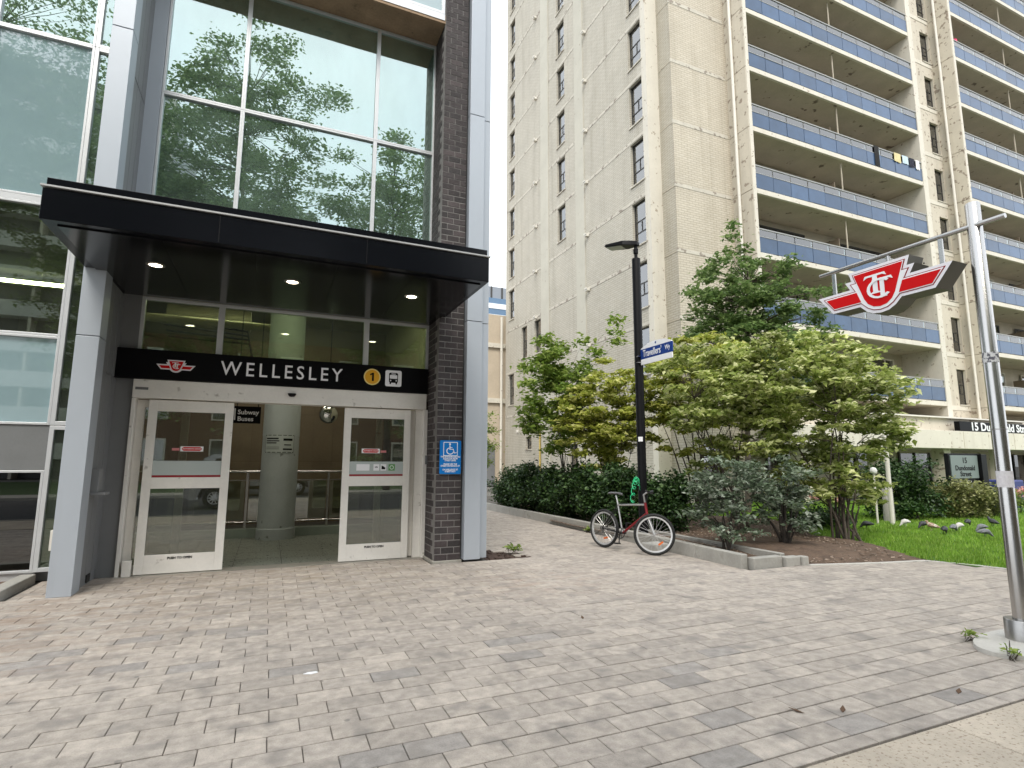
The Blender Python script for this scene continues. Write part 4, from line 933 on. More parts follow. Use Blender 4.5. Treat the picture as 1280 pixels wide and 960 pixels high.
tag(rj.build('white_shirt', mat('white shirt', (.7, .7, .7), .8)), 'white shirt hung up on a high balcony beside the pink coat', 'clothing')

# ---------------- neighbours behind
bgm = mat('beige rendered wall', (.50, .42, .32), .85, var=.08, vscale=1.2, bump=.1)
bgb = empty('beige_annex', (11, 34, 0), 'low beige block standing behind the tower corner', 'building')
MB().box(4.0, 14.6, 33.2, 44, 0, 11.2).build('wall', bgm, bgb); MB().box(3.9, 14.6, 33.05, 33.19, 8.95, 9.25).build('band', TPALE, bgb); MB().box(3.9, 14.6, 33.05, 33.19, 5.3, 5.6).build('band', TPALE, bgb)
MB().box(12.6, 13.3, 33.1, 33.19, 0, 2.6).build('door', ALU_D, bgb, .02); MB().tube([(13.62, 32.9, 0), (13.62, 32.9, 11)], .09, 8).build('downpipe', TPALE, bgb)
for x in (5.5, 8, 10.5):
    for z in (2.0, 6.2): MB().box(x, x+1.0, 33.15, 33.205, z, z+1.6).build('window', DARKF, bgb)
of = empty('office_tower', (50, 121, 0), 'distant blue and white striped glass office tower', 'building')
MB().box(30, 75, 121, 150, 0, 41).build('wall', mat('blue curtain wall', (.10, .17, .26), .2, .2, var=.1, vscale=.2), of)
MB().box(30.5, 74.5, 121.5, 149, 41, 44).build('plant_level', mat('grey plant screen', (.22, .24, .27), .5), of)
for k in range(14): MB().box(29.9, 75.1, 120.85, 121, 3+k*2.72, 4.25+k*2.72).build('white_band', mat('white band', (.72, .74, .76), .5), of)
for k in range(16): MB().box(30.5+k*2.8, 30.9+k*2.8, 121.35, 121.5, 41, 44).build('louvre_post', DARKF, of)

# ================================================================ TRANSIT SIGN POST
PXP, PYP = 5.93, 2.77
tp = empty('transit_sign_post', (PXP, PYP, 0), 'stainless steel post carrying a red and white transit emblem on an arm', 'sign post')
MB().lathe([(.0001, 3.93), (.05, 3.93), (.058, 3.92), (.058, .0)], (PXP, PYP, 0), 28).build('pole', STEEL, tp)
MB().lathe([(.06, .20), (.115, .20), (.12, .195), (.12, .0)], (PXP, PYP, 0), 32).build('collar', STEEL_D, tp)
arm = MB(); arm.tube([(PXP-.03, 2.52, 3.70), (PXP-.03, 4.34, 3.70)], .024, 12); arm.build('arm', STEEL, tp)
MB().lathe([(.0592, 1.80), (.0592, 1.81)], (PXP, PYP, 0), 28).build('joint_ring', STEEL_D, tp)
st1 = MB()
an_ = np.linspace(pi*.75, pi*1.6, 9)
for i in range(8):
    a, b = an_[i], an_[i+1]; st1.quad(*[(PXP+.0605*cos(q), PYP+.0605*sin(q), z) for q, z in ((a, 1.30), (b, 1.30), (b, 1.44), (a, 1.44))])
PAPER = mat('taped paper notice', (.62, .60, .62), .7, var=.15, vscale=40)
st1.build('paper_notice', PAPER, tp)
st2 = MB()
for i in range(8):
    a, b = an_[i], an_[i+1]; st2.quad(*[(PXP+.0607*cos(q), PYP+.0607*sin(q), z) for q, z in ((a, 2.40), (b, 2.41), (b, 2.50), (a, 2.49))])
st2.build('torn_sticker', mat('torn sticker', (.6, .6, .6), .7, spots=((.1, .1, .12), 30, .5, .05)), tp)
for yy in (3.05, 4.17):
    MB().box(PXP-.04, PXP-.02, yy-.02, yy+.02, 3.30, 3.69).build('hanger', STEEL, tp, .002)
eb = emblem(tp, (PXP-.145, 3.60, 3.325), (0, -1, 0), (0, 0, 1), (-1, 0, 0), 1.39, .235)
eb.data.materials.append(mat('bronze sign edge', (.13, .12, .10), .5, .5))
for p in eb.data.polygons:
    if abs(p.normal.x) < .5: p.material_index = 1
mz = MB()
for yy in (3.38, 3.45): mz.tube([(PXP+.09, yy-.1, 3.53), (PXP+.095, yy-.1, 3.53)], .01, 8)
mz.tube([(PXP-.03, 3.55, 3.58), (PXP-.03, 3.55, 3.68)], .02, 8); mz.build('bolts', STEEL, tp)
pad = MB().prism([(.62*cos(a)*(1 if cos(a) < 0 else 3)+5.95, .30*sin(a)*(1 if sin(a) > 0 else 1.0)+2.72) for a in np.linspace(0, 2*pi, 33)[:-1]], (0, 0, .035), (1, 0, 0), (0, 1, 0), (0, 0, 1), .08)
tag(pad.build('concrete_pad', CONC_L, None, .012), 'pale rounded concrete pad under the stainless steel post', 'concrete pad')

# ================================================================ LAMP POST AND STREET NAME SIGN
LX, LY = 6.64, 8.90
lp = empty('lamp_post', (LX, LY, 0), 'slim black lamp post with a flat angled lamp head', 'lamp post')
MB().lathe([(.0001, 5.62), (.082, 5.62), (.085, 5.60), (.085, .12), (.13, .10), (.13, 0)], (LX, LY, 0), 24).build('pole', BLKPOST, lp)
MB().lathe([(.035, 5.62), (.035, 5.72), (.05, 5.73), (.05, 5.82), (.035, 5.83), (.035, 5.92)], (LX, LY, 0), 16).build('neck', BLKPOST, lp)
dh = np.array([-.45, .89, 0]); dp_ = np.array([.89, .45, 0]); c0 = np.array([LX, LY, 5.93])
vs = []
for t, w, zt, zb in ((-.06, .06, .05, -.03), (.06, .09, .07, -.03), (.22, .16, .075, -.02), (.62, .15, .055, .0), (.66, .12, .045, .01)):
    for sx, z in ((-1, zb), (1, zb), (1, zt), (-1, zt)): vs.append(c0+dh*t+dp_*w*sx*(1 if z == zb else .9)+np.array([0, 0, z+t*.10]))
fs = [(0, 1, 2, 3), (16, 19, 18, 17)]
for i in range(4):
    for q in range(4): a = i*4+q; b = i*4+(q+1) % 4; fs.append((a, a+4, b+4, b))
lh = MB().add(vs, fs).build('lamp_head', BLKPOST, lp, .008)
MB().obox(c0+dh*.44+np.array([0, 0, .035]), dh*.17+np.array([0, 0, .017]), dp_*.11, (0, 0, .008)).build('lens', mat('lamp lens', (.40, .42, .40), .25), lh)
MB().obox((LX-.06, LY-.062, 1.95), (.03, -.03, 0), (0, 0, .045), (.003, .003, 0)).build('sticker', WHITE, lp)
ss = empty('street_name_sign', (LX-.02, 8.3, 3.38), "blue and white street sign reading Travellers' Wy on the black lamp post", 'sign')
xs_ = LX-.02
MB().box(xs_-.012, xs_+.012, 7.86, 8.80, 3.505, 3.70).build('blue_plate', NAVY, ss, .003)
MB().box(xs_-.012, xs_+.012, 7.87, 8.79, 3.395, 3.503).build('white_strip', WHITE, ss, .003)
MB().prism([(-.46, 0), (.46, 0), (.44, .02), (.25, .085), (0, .11), (-.25, .085), (-.44, .02)], (xs_-.011, 8.33, 3.702), (0, -1, 0), (0, 0, 1), (-1, 0, 0), .022).build('white_crest', WHITE, ss)
MB().prism([(.022*cos(a), .022*sin(a)) for a in np.linspace(0, 2*pi, 13)[:-1]], (xs_-.0125, 8.33, 3.765), (0, -1, 0), (0, 0, 1), (-1, 0, 0), .001).build('crest_mark', NAVY, ss)
text('lettering', "Travellers'", .19, (xs_-.0145, 8.72, 3.602), (0, -1, 0), (0, 0, 1), WHITE, ss, 'LEFT', .001, .002, sx=.70)
text('lettering', 'Wy', .125, (xs_-.0145, 8.06, 3.612), (0, -1, 0), (0, 0, 1), WHITE, ss, 'LEFT', .001, .001, sx=.75)
bk_ = MB(); bk_.box(xs_-.09, xs_+.09, 8.78, 8.83, 3.56, 3.58); bk_.box(xs_-.09, xs_+.09, 8.78, 8.83, 3.44, 3.455); bk_.build('bracket', STEEL, ss)

# ================================================================ BICYCLE
bc = empty('bicycle', (5.7, 8.1, 0), 'dark red and silver mountain bicycle leaning by the kerb at the lamp post', 'bicycle')
RC = np.array([5.58, 8.66, 0]); FC = np.array([5.86, 7.60, 0])
d = (FC-RC)/np.linalg.norm(FC-RC); lat = np.array([-d[1], d[0], 0]); tilt = .07
# lateral unit of the leaning frame: +lat is on the bicycle's left
upv = np.array([0, 0, 1.])*cos(tilt) + lat*sin(tilt)*(1 if lat[0] > 0 else -1); latv = np.cross(upv, d)
def B(a, hgt, l=0.): return RC + d*a + upv*hgt + latv*l
WB = np.linalg.norm(FC-RC); R_ = .335
TYRE = mat('black tyre rubber', (.018, .018, .018), .8, var=.2); RIM = mat('silver rim', (.72, .72, .72), .35, .6); BKB = mat('bicycle black', (.012, .012, .013), .35); BRED = mat('bicycle red', (.20, .006, .012), .3); BSIL = mat('bicycle silver', (.55, .54, .53), .3, .8)
def wheel(c, u, refl_ang):
    u = u/np.linalg.norm(u); w_ = upv - u*(upv@u); w_ /= np.linalg.norm(w_); ax = np.cross(u, w_)
    t = MB().torus(c, u, w_, R_-.026, .026, 48, 8).build('tyre', TYRE, bc)
    rm = MB(); n = 48; vs = []; fs = []
    for i in range(n):
        q = cos(2*pi*i/n)*u+sin(2*pi*i/n)*w_
        for rr, ll in ((R_-.045, -.013), (R_-.045, .013), (R_-.072, .010), (R_-.072, -.010)): vs.append(c+q*rr+ax*ll)
    for i in range(n):
        for k in range(4): a = i*4+k; b = i*4+(k+1) % 4; e = ((i+1) % n)*4; fs.append((a, b, e+(k+1) % 4, e+k))
    rm.add(vs, fs, True); rm.build('rim', RIM, t)
    sp = MB()
    for i in range(28):
        a = 2*pi*i/28; q = cos(a)*u+sin(a)*w_; b = a+(.9 if i % 2 else -.9); hq = cos(b)*u+sin(b)*w_
        sp.tube([c+hq*.022+ax*(.028 if i % 4 < 2 else -.028), c+q*(R_-.07)], .0024, 4, False)
    sp.build('spokes', BSIL, t)
    MB().tube([c-ax*.05, c+ax*.05], .022, 10).build('hub', BSIL, t)
    a = refl_ang; q = cos(a)*u+sin(a)*w_; pq = -sin(a)*u+cos(a)*w_
    MB().obox(c+q*.17, q*.014, pq*.045, ax*.012).build('reflector', mat('orange reflector', (.75, .16, .03), .3), t)
wheel(B(0, R_), d, 5.0)
sdv = np.array([.80, -.60, 0.]); wheel(B(WB, R_), sdv, -.95)
BBp = B(.43, .29); ST = B(.30, .80); HT = B(WB-.19, .80); HB = B(WB-.155, .66); RA = B(0, R_)
fr = MB(); fr.tube([B(.31, .76), HT], .016, 10); fr.build('top_tube', BSIL, bc)
MB().tube([HB, BBp], .021, 10).build('down_tube', BRED, bc)
MB().tube([BBp, ST], .016, 10).build('seat_tube', BSIL, bc)
MB().tube([HB-(HT-HB)*.1, HT+(HT-HB)*.25], .022, 10).build('head_tube', BRED, bc)
sy = MB()
for s_ in (-1, 1): sy.tube([RA+latv*s_*.055, BBp+latv*s_*.03], .010, 8); sy.tube([RA+latv*s_*.055, B(.31, .75)+latv*s_*.02], .009, 8)
sy.build('rear_stays', BKB, bc)
sax = np.cross(sdv, upv); fk = MB(); FA = B(WB, R_); crown = HB-(HT-HB)*.25
for s_ in (-1, 1): fk.tube([FA+sax*s_*.055, FA+sax*s_*.055+(crown-FA)*.5, crown+sax*s_*.05], [.012, .015, .017], 8)
fk.tube([crown-sax*.06, crown+sax*.06], .018, 8); fk.build('fork', BSIL, bc)
MB().tube([ST, B(.255, .93)], .0135, 8).build('seat_post', BSIL, bc)
sd_ = MB(); sc0 = B(.26, .955)
vs = []; prof = ((-.13, .075, .0), (-.09, .082, .008), (-.02, .055, .008), (.06, .028, .004), (.13, .018, -.004), (.145, .008, -.01))
for t, w_, z in prof:
    for k in range(10): a = 2*pi*k/10; vs.append(sc0+d*t+latv*w_*cos(a)+upv*(z+.022*sin(a)*(1 if sin(a) > 0 else .8)))
fs = [(tuple(range(10))), tuple(range(50, 60))[::-1]]
for i in range(5):
    for k in range(10): fs.append((i*10+k, (i+1)*10+k, (i+1)*10+(k+1) % 10, i*10+(k+1) % 10))
sd_.add(vs, fs, True).build('saddle', mat('grey saddle', (.10, .10, .105), .45), bc)
hs0 = HT+(HT-HB)*1.15; hd_ = sdv*.07+np.array([0, 0, .05]); hb = MB()
hc = hs0+hd_; MB().tube([HT+(HT-HB)*.2, hs0, hc], .016, 8).build('stem', BSIL, bc)
hb.tube([hc-sax*.29-sdv*.03+upv*.02, hc-sax*.10, hc+sax*.10, hc+sax*.29-sdv*.03+upv*.02], .012, 8); hb.build('handlebar', BKB, bc)
gp = MB()
for s_ in (-1, 1): gp.tube([hc+sax*s_*.29-sdv*.03+upv*.02, hc+sax*s_*.18-sdv*.012+upv*.009], .018, 8); gp.tube([hc+sax*s_*.16, hc+sax*s_*.16+sdv*.06-upv*.03, hc+sax*s_*.25+sdv*.05-upv*.03], .006, 6)
gp.build('grips', TYRE, bc)
lg = MB(); lg.tube([hc+sdv*.03, hc+sdv*.09], [.02, .035], 10); lg.build('front_lamp', BKB, bc)
ck = MB(); CRx = latv*.06
side = -1 if (latv@np.array([-.57, -.82, 0])) < 0 else 1
cr_ = MB().torus(BBp+latv*side*.055, d, upv, .085, .007, 28, 6); cr_.tube([BBp-latv*.07, BBp+latv*.07], .02, 8)
for k in range(5): a = 2*pi*k/5; cr_.tube([BBp+latv*side*.055, BBp+latv*side*.055+(d*cos(a)+upv*sin(a))*.085], .006, 5)
cr_.build('chainring', BKB, bc)
for s_, ang in ((side, -1.62), (-side, 1.52)):
    cdv = d*cos(ang)+upv*sin(ang); k0 = BBp+latv*s_*.08; ca_ = MB(); ca_.tube([k0, k0+cdv*.17], .011, 6); cr0 = ca_.build('crank_arm', BKB, bc)
    MB().obox(k0+cdv*.17+latv*s_*.05, d*.045, latv*.045, upv*.011).build('pedal', BKB, cr0, .004)
ch = MB(); ch.tube([RA+latv*side*.05+upv*.035, BBp+latv*side*.055+upv*.085], .005, 5); ch.tube([RA+latv*side*.05-upv*.06+d*.02, BBp+latv*side*.055-upv*.085], .005, 5)
ch.torus(RA+latv*side*.05, d, upv, .04, .006, 16, 5); ch.tube([RA+latv*side*.05, RA+latv*side*.06-upv*.08+d*.03], .012, 6); ch.build('chain_gear', BKB, bc)
cbx = MB(); cbx.tube([hc+sdv*.02, hs0+sdv*.05-upv*.10, B(WB-.25, .80), B(.40, .79)], .0035, 5); cbx.build('brake_cable', BKB, bc)
# green coiled cable lock between top tube and lamp post
gl_ = MB(); pts = []; A_ = B(.62, .80); Z_ = np.array([LX-.09, LY-.04, .98])
for i in range(90):
    t = i/89; base = A_*(1-t)+Z_*t+np.array([0, 0, .30*sin(pi*t)]); a = t*2*pi*9; rr = .045 if t < .7 else .045*(1-t)/.3
    pts.append(base+np.array([0, 0, 1])*rr*cos(a)+d*rr*sin(a))
gl_.tube(pts, .0065, 6); tag(gl_.build('cable_lock', mat('green cable', (.03, .55, .22), .35)), 'bright green coiled cable lock tying the bicycle to the lamp post', 'bike lock')

# concrete block by the front wheel
tag(MB().box(5.93, 6.29, 7.75, 8.05, 0, .15).build('concrete_block', CONC_L, None, .02), 'pale concrete block on the paving behind the bicycle wheel', 'block')

# ================================================================ PLANTS
BARK = mat('grey brown bark', (.085, .068, .052), .9, var=.25, vscale=15, bump=.6, bscale=60); BARKD = mat('dark bark', (.04, .032, .026), .9, var=.25, vscale=15, bump=.6, bscale=60)
def leaves(C_, n, size, spread, flat, rs, tiltv=.5, droop=0., fold=.25):
    """n leaves round each clump centre: pointed folded blades of four triangles"""
    K = len(C_); idx = rs.randint(0, K, n) if np.isscalar(spread) else rs.choice(K, n, p=spread**2/np.sum(spread**2))
    sp = spread if np.isscalar(spread) else spread[idx][:, None]
    P = C_[idx] + rs.normal(0, 1, (n, 3))*sp*np.array([1, 1, flat])*.55
    a = rs.uniform(0, 2*pi, n); nz = np.stack([rs.normal(0, tiltv, n), rs.normal(0, tiltv, n), np.ones(n)], 1); nz /= np.linalg.norm(nz, axis=1)[:, None]
    u = np.stack([np.cos(a), np.sin(a), rs.normal(-droop, .35, n)], 1); u -= nz*(u*nz).sum(1)[:, None]; u /= np.linalg.norm(u, axis=1)[:, None]; w = np.cross(nz, u)
    L_ = size*rs.uniform(.45, 1.45, n)[:, None]; Wd = L_*rs.uniform(.24, .34, n)[:, None]
    V = np.stack([P-u*L_*.5, P-u*L_*.05+w*Wd+nz*L_*fold*.4, P+u*L_*.55-nz*L_*.12, P-u*L_*.05-w*Wd+nz*L_*fold*.4], 1).reshape(-1, 3)
    b = (np.arange(n)*4)[:, None]; F = np.concatenate([b+np.array([0, 2, 1]), b+np.array([0, 3, 2])], 1).reshape(-1, 3)
    return V, F
def shell_points(n, ctr, rad, rs, inner=.45, zmin=-1., lump=.25):
    out = []
    ph = rs.uniform(0, 6.28, 6)
    while len(out) < n:
        v = rs.normal(0, 1, 3); v /= np.linalg.norm(v)
        if v[2] < zmin: continue
        az = math.atan2(v[1], v[0]); el = math.asin(v[2])
        r = inner+(1-inner)*rs.rand()**.6; r *= 1+lump*(sin(3*az+ph[0])*cos(2*el+ph[1])*.6+sin(5*az+ph[2]+3*el)*.4)
        out.append(np.array(ctr)+v*r*np.array(rad))
    return np.array(out)
def plant(name, label, cat, base, ctr, rad, nclump, nleaf, lsize, lspread, lm, seed, nstem=6, srad=.03, stem_fan=.3, flat=.45, bark=None, inner=.45, zmin=-1., group=None, tiltv=.5, extra=None, lump=.25, droop=0., twig=.35, stem_top=.75):
    rs = np.random.RandomState(seed); root = empty(name, base, label, cat, group); base = np.array(base, float)
    Cl = shell_points(nclump, ctr, rad, rs, inner, zmin, lump)
    if extra is not None: Cl = np.concatenate([Cl, np.array(extra, float)])
    wood = MB(); samples = []
    for i in range(nstem):
        tgt = Cl[rs.randint(len(Cl))]; tgt = base*(1-stem_top)+tgt*stem_top if nstem > 1 else np.array([ctr[0], ctr[1], ctr[2]+rad[2]*.6])
        a = rs.uniform(0, 2*pi); s0 = base+np.array([cos(a), sin(a), 0])*stem_fan*rs.rand()*.5-np.array([0, 0, .05])
        mid = (s0*.5+tgt*.5)+np.array([0, 0, .12])*np.linalg.norm(tgt-s0)+rs.normal(0, .05, 3); k = 9; pts = []
        for t in np.linspace(0, 1, k): pts.append((1-t)**2*s0+2*t*(1-t)*mid+t*t*tgt+rs.normal(0, .012, 3)*(1 if 0 < t < 1 else 0))
        wood.tube(pts, [srad*(1-.72*t) for t in np.linspace(0, 1, k)], 6, False); samples += [(p, srad*(1-.7*q/k)) for q, p in enumerate(pts) if q > 1]
    SP = np.array([s[0] for s in samples])
    for c in Cl:
        dd = SP-c; cost = np.linalg.norm(dd, axis=1)+np.maximum(0, dd[:, 2])*1.5; q = int(np.argmin(cost)); s0 = SP[q]; m_ = (s0+c)/2+rs.normal(0, .05, 3)+np.array([0, 0, -.03])
        wood.tube([s0, m_, c], [samples[q][1]*twig+.003, samples[q][1]*twig*.7+.002, .002], 4, False)
    wood.build('trunk', bark or BARK, root, sharp=False)
    V, F = leaves(Cl, nleaf, lsize, lspread, flat, rs, tiltv, droop)
    keep = np.repeat(V.reshape(-1, 4, 3)[:, :, 2].min(1) > .04, 2); F = F[keep]
    np_mesh('crown', V, F, lm, root, tuple(base)); return root
DOG = leafmat('variegated dogwood leaf', (.15, .21, .04), (.42, .48, .14), (.84, .84, .48), .45)
DOGY = leafmat('yellow green dogwood leaf', (.18, .23, .035), (.50, .53, .10), (.82, .79, .34), .45)
MAPLE = leafmat('dark green maple leaf', (.08, .14, .045), (.17, .255, .08), (.30, .39, .15), .45)
MAPLE2 = leafmat('mid green leaf', (.12, .20, .035), (.24, .34, .06), (.42, .50, .14), .45)
YEW = leafmat('yew needle', (.012, .036, .008), (.034, .078, .018), (.085, .15, .04), .12, .5)
VIB = leafmat('grey green viburnum leaf', (.09, .13, .075), (.17, .22, .14), (.40, .44, .36), .3, .5)
OLV = leafmat('olive shrub leaf', (.10, .12, .035), (.23, .24, .08), (.42, .42, .19), .3)

# tall green tree before the tower
plant('maple_tree', 'tall dark green young tree rising in front of the tower balconies', 'tree', (13.2, 12.6, .03), (13.75, 12.6, 5.6), (2.45, 1.9, 2.7), 270, 22000, .14, .27, MAPLE, 21, nstem=1, srad=.10, flat=.5, inner=.25, lump=.35,
      extra=[(13.1, 12.5, 8.6), (13.15, 12.5, 9.0), (13.0, 12.6, 8.1), (11.4, 12.4, 6.0), (11.1, 12.5, 5.2), (11.7, 12.2, 6.9), (12.2, 12.3, 7.6), (13.9, 12.2, 7.8), (14.6, 12.2, 6.9), (15.3, 12.4, 5.0), (15.6, 12.3, 4.2), (10.9, 12.6, 4.4), (13.4, 12.4, 8.2), (14.2, 12.3, 4.0), (15.4, 12.0, 3.9)]+[(npr.uniform(14.4, 16.2), npr.uniform(11.8, 12.8), npr.uniform(3.2, 5.4)) for q in range(26)])
# dogwoods (multi-stem), yellow-green crowns
plant('dogwood', 'yellow green dogwood behind the yew hedge left of the lamp post', 'shrub', (8.3, 12.3, .1), (8.05, 12.2, 2.75), (1.35, 1.1, 1.45), 140, 9800, .14, .22, DOGY, 31, 9, .025, .5, .32, inner=.3, tiltv=.5,
      extra=[(6.9, 12.6, 2.4), (6.9, 12.5, 2.0), (7.4, 12.5, 1.7), (8.6, 12.3, 3.9)])
plant('green_sapling', 'slim green leaved young tree poking above the yellow green dogwood', 'tree', (7.8, 13.9, .1), (7.45, 13.8, 3.45), (1.35, 1.0, 1.6), 90, 7500, .145, .27, MAPLE2, 32, 4, .03, .25, .5, inner=.2, lump=.4, extra=[(9.1, 13.3, 5.3), (9.15, 13.3, 5.65), (9.2, 13.3, 5.0), (6.5, 13.5, 4.0), (6.3, 13.5, 2.6), (6.4, 13.4, 3.2), (8.0, 13.3, 4.9)])
plant('dogwood', 'yellow green dogwood with leaning bare stems just right of the lamp post', 'shrub', (10.2, 11.4, .1), (10.35, 11.3, 3.5), (1.75, 1.4, 1.5), 160, 10500, .145, .22, DOGY, 33, 12, .026, .5, .32, inner=.35, tiltv=.5, zmin=-.7, extra=[(npr.uniform(9.2, 11.2), npr.uniform(10.6, 11.6), npr.uniform(1.7, 2.6)) for q in range(16)])
plant('dogwood', 'large pale green dogwood spreading over the planting bed and lawn edge', 'shrub', (10.0, 7.25, .1), (10.05, 7.8, 2.8), (2.0, 1.45, 1.4), 250, 19500, .125, .205, DOG, 34, 14, .024, .55, .32, inner=.3, tiltv=.5, zmin=-.75,
      extra=[(11.2, 7.2, 2.6), (11.4, 7.1, 2.2), (11.5, 7.2, 1.9), (10.9, 7.2, 1.6), (9.4, 7.9, 3.9), (10.2, 7.6, 3.6), (10.3, 6.9, .8), (10.1, 6.9, 1.1)]+[(npr.uniform(9.0, 11.2), npr.uniform(7.0, 8.4), npr.uniform(.85, 2.0)) for q in range(58)])
plant('dogwood', 'pale green dogwood with many dark stems in the middle of the bed', 'shrub', (9.2, 9.0, .12), (9.0, 9.1, 2.9), (1.45, 1.2, 1.3), 140, 8500, .13, .205, DOG, 35, 11, .024, .5, .32, inner=.3, tiltv=.5, zmin=-.6, extra=[(npr.uniform(8.2, 9.8), npr.uniform(8.4, 9.4), npr.uniform(1.3, 2.1)) for q in range(20)])
# grey green viburnums in front
plant('viburnum', 'grey green viburnum on a dark stump at the bed front', 'shrub', (8.2, 7.05, .12), (8.1, 7.1, 1.05), (.80, .6, .62), 46, 2700, .09, .17, VIB, 41, 9, .03, .25, .4, BARKD, inner=.25, tiltv=.5, zmin=-.9, extra=[(8.45, 6.8, .45), (8.5, 6.7, .6), (8.3, 6.75, .4)])
plant('viburnum', 'small grey green shrub growing inside the concrete kerbs', 'shrub', (6.88, 7.05, .08), (7.0, 7.35, .95), (.75, .55, .60), 44, 2500, .085, .17, VIB, 42, 7, .018, .1, .4, BARKD, inner=.25, tiltv=.5, extra=[(6.6, 6.9, .45), (6.75, 6.8, .35), (7.2, 6.8, .4)])
# yew hedge along the kerb: each bush its own
yl = ['dark green yew bush at the far end of the hedge', 'dark green yew bush second from the far end of the hedge', 'dark green yew bush third from the far end of the hedge', 'dark green yew bush in the middle of the hedge', 'dark green yew bush behind the bicycle saddle', 'dark green yew bush behind the lamp post foot', 'dark green yew bush standing alone past the lamp post']
for i, (x, y, hh, w) in enumerate(((7.15, 16.3, 1.15, .75), (7.2, 15.0, 1.2, .8), (7.2, 13.8, 1.15, .8), (7.25, 12.6, 1.2, .8), (7.25, 11.4, 1.2, .8), (7.3, 10.25, 1.2, .75), (7.75, 9.6, 1.05, .6))):
    plant('yew_bush', yl[i], 'shrub', (x, y, .06), (x, y, .12+hh*.47), (w*.85, w*.95, hh*.5), 70, 6500, .085, .21, YEW, 50+i, 7, .02, .3, .8, BARKD, inner=.35, tiltv=.9, group='yews in the hedge', extra=[(x+npr.uniform(-.4, .4), y+npr.uniform(-.5, .5), hh+npr.uniform(-.02, .22)) for q in range(5)])
# clipped yew and olive shrub by the ground sign
rs = np.random.RandomState(77)
plant('clipped_yew', 'boxy clipped dark yew hedge beside the white post', 'hedge', (15.9, 9.6, .04), (15.9, 9.6, .82), (.2, .2, .2), 6, 9000, .085, .2, YEW, 61, 6, .02, .3, .8, BARKD, tiltv=.9,
      extra=np.stack([rs.uniform(15.0, 16.9, 130), rs.uniform(9.2, 10.3, 130), rs.uniform(.15, 1.52, 130)], 1))
plant('olive_shrub', 'rounded olive green shrub at the foot of the ground sign', 'shrub', (17.9, 9.4, .04), (17.8, 9.4, .55), (.85, .7, .48), 60, 6000, .085, .24, OLV, 62, 8, .02, .3, .7, inner=.4, tiltv=.7)
plant('olive_shrub', 'low olive green shrub right of the rounded one at the ground sign', 'shrub', (19.2, 9.3, .04), (19.2, 9.3, .42), (.6, .5, .38), 30, 2400, .08, .2, OLV, 63, 6, .015, .2, .7, inner=.4, tiltv=.7)
plant('far_shrub', 'leafy green shrub by the station wall behind the metal pillar', 'shrub', (9.9, 27.2, 0), (9.9, 27.2, 2.6), (1.2, 1.0, 1.7), 50, 4200, .14, .4, MAPLE2, 64, 6, .03, .3, .6, inner=.3)
plant('low_green_plant', 'low dark green groundcover plant under the dogwoods', 'plant', (12.0, 9.4, .04), (12.0, 9.4, .25), (1.1, .7, .3), 40, 2600, .08, .2, YEW, 65, 5, .01, .4, .6, inner=.2)
# pink flower clumps
FLO = leafmat('pink petals', (.55, .22, .19), (.72, .42, .36), (.8, .66, .6), .3)
for i, (x, y, lab) in enumerate(((13.4, 10.2, 'pink flowering plant behind the dark dogwood stems'), (12.2, 10.4, 'pink flowering plant behind the grey green viburnum'), (21.2, 9.6, 'pink flowering plant by the post of the ground sign'))):
    t_ = plant('flowering_plant', lab, 'flowers', (x, y, .04), (x, y, .42), (.55, .35, .28), 24, 900, .075, .15, MAPLE2, 90+i, 5, .01, .2, .6, inner=.2)
    rs = np.random.RandomState(95+i); V, Fq = leaves(shell_points(22, (x, y, .55), (.55, .35, .22), rs, .6, -.1), 230, .075, .07, .7, rs, .9)
    np_mesh('blossom', V, Fq, FLO, t_, (x, y, .04))
# weeds
for i, (x, y, s_, lab) in enumerate(((5.62, 2.99, .06, 'small green weed at the back edge of the concrete pad'), (5.40, 2.60, .055, 'small green weed at the front edge of the concrete pad'), (3.78, 8.6, .16, 'small green weed growing in the dirt by the metal pillar'), (6.42, 10.6, .10, 'small weed at the foot of the kerb behind the bicycle'))):
    plant('weed', lab, 'weed', (x, y, -.01), (x, y, s_*.6), (s_, s_, s_*.6), 10, 110, .055, .05, MAPLE2, 70+i, 4, .003, .05, .6, inner=.2, tiltv=.8)

# ================================================================ LAWN THINGS
gs = empty('ground_sign', (19.6, 10.2, 0), 'black and grey ground sign reading 15 Dundonald Street beside the shrubs', 'sign')
MB().box(18.95, 20.55, 10.22, 10.34, .05, 1.82).build('backing', BLKPOST, gs, .01); MB().box(20.45, 20.75, 10.10, 10.4, -.02, 1.80).build('post', BLKPOST, gs, .01)
MB().box(19.02, 20.42, 10.19, 10.22, 1.06, 1.76).build('grey_panel', mat('grey sign panel', (.17, .21, .20), .5), gs, .004)
for s_, z, sz in (('15', 1.60, .24), ('Dundonald', 1.37, .21), ('Street', 1.19, .21)): text('lettering', s_, sz, (19.72, 10.186, z), (1, 0, 0), (0, 0, 1), BLKPOST, gs, ext=.002, bold=.004, sx=1.1)
text('lettering', 'Rental Inquiries', .10, (19.72, 10.216, .96), (1, 0, 0), (0, 0, 1), WHITE, gs, ext=.002, bold=.003); text('lettering', '647-490-0171', .17, (19.75, 10.216, .82), (1, 0, 0), (0, 0, 1), WHITE, gs, ext=.002, bold=.006)
wp_ = empty('white_post', (14.15, 9.0, 0), 'white painted steel post standing on the lawn by the clipped yew', 'post')
MB().tube([(14.15, 9.0, -.02), (14.15, 9.0, 2.15)], .05, 14).build('pole', PIPE, wp_); MB().lathe([(.06, 2.15), (.06, 2.18), (.0001, 2.2)], (14.15, 9, 0), 14).build('cap', PIPE, wp_)
